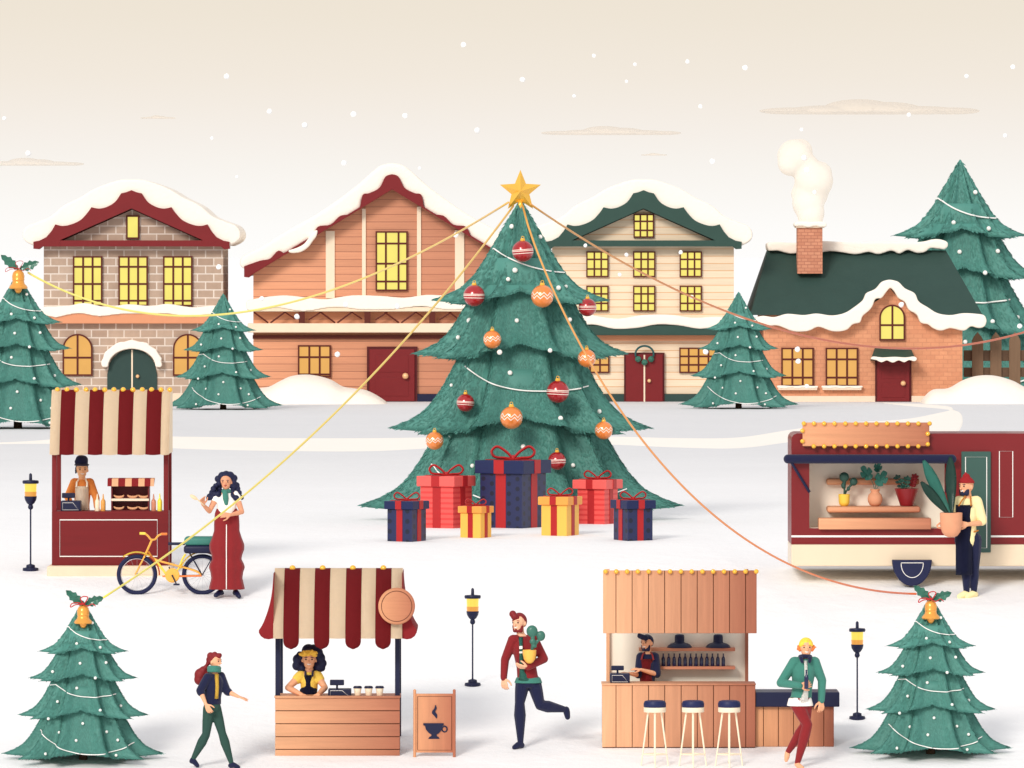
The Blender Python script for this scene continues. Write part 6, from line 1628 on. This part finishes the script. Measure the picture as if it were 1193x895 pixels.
# 6. running man with the cactus
fr = Fr(530, 670, 3.976, 300, 803)
p = Person('running person with red quiff, dark red jacket and navy trousers, one leg kicked back', fr, dict(hh=88, head=(298, 222, 0), neck=(304, 276, .02), shL=(270, 302, 0), shR=(362, 298, .02), elL=(232, 392, .03), wrL=(226, 478, 0), elR=(412, 388, -.02), wrR=(336, 424, -.22), hip=(340, 480, 0), hipL=(314, 498, 0), hipR=(366, 498, .02), knL=(300, 592, -.06), anL=(304, 782, 0), knR=(394, 602, -.08), anR=(516, 626, .1), toeL=(277, 797, -.06), toeR=(522, 660, .1)), -.55, 'fair')
p.hairm = HR
p.build(dict(L=((.08, -.1, -1), (.4, .6, 0), .45, 1), R=((-1, -.1, .12), (0, .5, .85), .35, -1)))
p.trousers(NC, cal=.044)
p.cloth('shirt', TC, lambda bm: loft(bm, p.torso(.01)[:6]+[(fr.v(340, 474, 0), .16, .118), (fr.v(340, 500, 0), .19, .14)]))
def f(bm):
    T = [(c, rx, ry) for c, rx, ry in p.torso(.024)]; loft(bm, T[:6]+[(fr.v(338, 482, .0), .14, .105)]); p.sleeves(bm, .97, 1.08)
p.cloth('jacket', RC, f)
bm = B(); pv = None
for (x0, x1, y, d) in ((294, 316, 286, -.1), (297, 313, 310, -.155), (298, 314, 340, -.172), (298, 316, 400, -.175), (299, 322, 445, -.165), (297, 338, 470, -.15), (292, 366, 488, -.135)):
    cur = [bm.verts.new(fr.v(x0+(x1-x0)*u, y, d+.05*(2*u-1)**2*(x1-x0)/60)) for u in (0, .25, .5, .75, 1)]
    if pv:
        for j in range(4): bm.faces.new((pv[j], pv[j+1], cur[j+1], cur[j]))
    pv = cur
bmesh.ops.solidify(bm, geom=bm.faces[:], thickness=-.03); sf = obj('shirt_front', bm, TC, p.t, smooth=True)
for (a, b) in ((326, 340), (351, 360)):
    bm = B(); boxm(bm, fr.v(298, b, -.185), fr.v(313, a, -.165), .003); obj('shirt_stripe', bm, WC, sf)
p.shoes(NC)
p.cloth('hair', HR, p.hairfn(True, [(268, 180, -.06, 17), (276, 192, -.07, 17), (290, 200, -.06, 14), (306, 200, -.02, 13), (266, 176, -.06, 8), (314, 212, .02, 10)]), .008, 2)
def f(bm):
    h = p.hh; hd = p.J['head']
    for u in (-.95, -.5, 0, .5, .95): capsule(bm, hd+p.f*h*(.3-.16*abs(u))+p.s*u*h*.28-Vector((0, 0, h*(.28-.12*abs(u)))), h*.07, hd+p.f*h*(.26-.13*abs(u))+p.s*u*h*.22-Vector((0, 0, h*.42)), h*.09)
p.cloth('beard', HR, f, .008, 2)
pt = thing('potted_plant', 'teal cactus in an orange and yellow pot held by the running person', 'potted plant', fr.loc+fr.v(345, 404, -.26)); q = Fr(530, 670, 3.976, 345, 404, D=fr.D)
bm = B(); lathe(bm, q, 345, 0, [(8, 405), (18, 398), (27, 384), (31, 362), (32, 343), (29, 342), (28, 350), (1, 351)]); obj('pot', bm, mat('pot_amber', (248, 190, 84), .4, .1, 5, coat=.3), pt, smooth='auto')
bm = B(); chain(bm, [(q.v(355, 350, 0), 7*q.k), (q.v(362, 318, 0), 9*q.k), (q.v(360, 285, 0), 10*q.k)]); chain(bm, [(q.v(370, 322, .02), 6*q.k), (q.v(384, 300, .02), 7*q.k)])
ellip(bm, q.v(357, 256, 0), (27*q.k, .045, 28*q.k)); ellip(bm, q.v(398, 278, .02), (21*q.k, .04, 24*q.k)); ellip(bm, q.v(360, 304, 0), (15*q.k, .035, 15*q.k)); ellip(bm, q.v(366, 326, 0), (14*q.k, .03, 9*q.k))
obj('cactus', bm, LM, pt, mods=(.008, 2, .5))

# 7. bartender
p = Person('person with navy quiff and beard in a dark red apron behind the bar kiosk', Br, dict(hh=66, head=(262, 376, .72), neck=(266, 412, .74), shL=(237, 434, .72), shR=(293, 434, .74), elL=(226, 506, .66), wrL=(188, 498, .48), elR=(302, 504, .68), wrR=(236, 482, .5), hip=(268, 580, .74)), -.6, 'tan'); p.t.location.y -= .2; p.t.location.z -= .05
p.hairm = HN
p.build(dict(L=((-1, -.2, .15), (0, 0, -1), .2, 1), R=((-1, -.1, .12), (0, .2, -1), .25, 1)))
p.cloth('shirt', NC, lambda bm: (loft(bm, p.torso(.014)), p.sleeves(bm, .97, 1.1, False)))
p.trousers(NC); p.shoes(NC); p.apron(RC, 232, 288, 440, 640, .6)
for x in (238, 288): strip(p, 'apron_strap', RC, [(x, 444, .61), (x+(265-x)*.2, 424, .64), (x+(265-x)*.5, 414, .72)], .012)
p.cloth('hair', HN, p.hairfn(True, [(232, 346, .64, 11), (242, 350, .63, 12), (256, 354, .64, 12), (268, 354, .68, 11), (228, 340, .64, 6)]), .008, 2)
def f(bm):
    h = p.hh; hd = p.J['head']
    for u in (-.95, -.5, 0, .5, .95): capsule(bm, hd+p.f*h*(.31-.17*abs(u))+p.s*u*h*.28-Vector((0, 0, h*(.28-.12*abs(u)))), h*.07, hd+p.f*h*(.26-.13*abs(u))+p.s*u*h*.22-Vector((0, 0, h*.42)), h*.1)
p.cloth('beard', HN, f, .008, 2)

# 8. blond man leaning by the low bar
fr = Fr(680, 640, 3.51, 872, 893)
p = Person('blond person in teal jacket and dark red trousers beside the low bar', fr, dict(hh=76, head=(909, 402, .0), neck=(906, 444, .02), shL=(862, 462, 0), shR=(944, 462, .02), elL=(806, 546, -.02), wrL=(884, 554, -.24), elR=(975, 536, .02), wrR=(972, 620, 0), hip=(886, 618, 0), hipL=(870, 628, -.02), hipR=(906, 628, .02), knL=(914, 716, -.1), anL=(872, 878, -.06), knR=(906, 722, .04), anR=(836, 834, .16), toeL=(892, 890, -.16), toeR=(830, 866, .16)), .1, 'tan')
p.hairm = HO
p.build(dict(L=((1, -.1, .2), (0, .9, .1), .75, -1), R=((0, -.1, -1), (-.4, .6, 0), .45, -1)))
p.trousers(RC, cal=.04)
p.cloth('shirt', WC, lambda bm: loft(bm, p.torso(.01)[:6]+[(fr.v(885, 608, 0), .15, .118), (fr.v(885, 640, 0), .176, .145)]))
def f(bm):
    loft(bm, [(c, rx, ry) for c, rx, ry in p.torso(.024)][:6]+[(fr.v(886, 604, 0), 43*fr.k, .116)]); p.sleeves(bm, .97, 1.12)
p.cloth('jacket', TC, f)
bm = B(); pv = None
for (x0, x1, y, d) in ((899, 913, 454, -.11), (901, 913, 480, -.15), (901, 914, 520, -.168), (900, 916, 560, -.168), (894, 917, 590, -.158), (878, 916, 612, -.145), (858, 918, 634, -.125)):
    cur = [bm.verts.new(fr.v(x0+(x1-x0)*u, y, d+.05*(2*u-1)**2*(x1-x0)/60)) for u in (0, .25, .5, .75, 1)]
    if pv:
        for j in range(4): bm.faces.new((pv[j], pv[j+1], cur[j+1], cur[j]))
    pv = cur
bmesh.ops.solidify(bm, geom=bm.faces[:], thickness=-.03); obj('shirt_front', bm, WC, p.t, smooth=True)
p.cloth('scarf', NC, lambda bm: (tubev(bm, [fr.v(906+21*math.cos(a), 440+4*math.sin(a), .01+.085*math.sin(a)) for a in [2*PI*i/20 for i in range(20)]], 9*fr.k, 8, True), capsule(bm, fr.v(888, 444, -.1), .03, fr.v(892, 458, -.13), .022), capsule(bm, fr.v(924, 444, -.1), .03, fr.v(922, 458, -.13), .022)))
hr = p.cloth('hair', HBLOND, p.hairfn(True), .008, 2)
p.cloth('hair_tips', HO, p.hairfn(False, [(880, 404, -.02, 8), (884, 412, -.02, 7), (938, 404, -.02, 8), (934, 412, -.02, 7), (946, 400, -.02, 4), (875, 408, -.01, 5), (878, 397, 0, 6), (940, 396, 0, 6), (950, 400, -.02, 3)]), .008, 2)
p.cloth('hair_top', HBLOND, lambda bm: p.balls(bm, [(909, 386, -.02, 19), (896, 387, -.05, 13), (922, 387, -.05, 13), (909, 381, -.05, 13), (888, 392, -.05, 8), (930, 391, -.05, 8), (909, 384, .06, 22)]), .008, 2)
bottle(fr, 907, 566, 17, 78, NGL, -.3, 'navy bottle held by the blond person in the teal jacket', None, shape='wine')
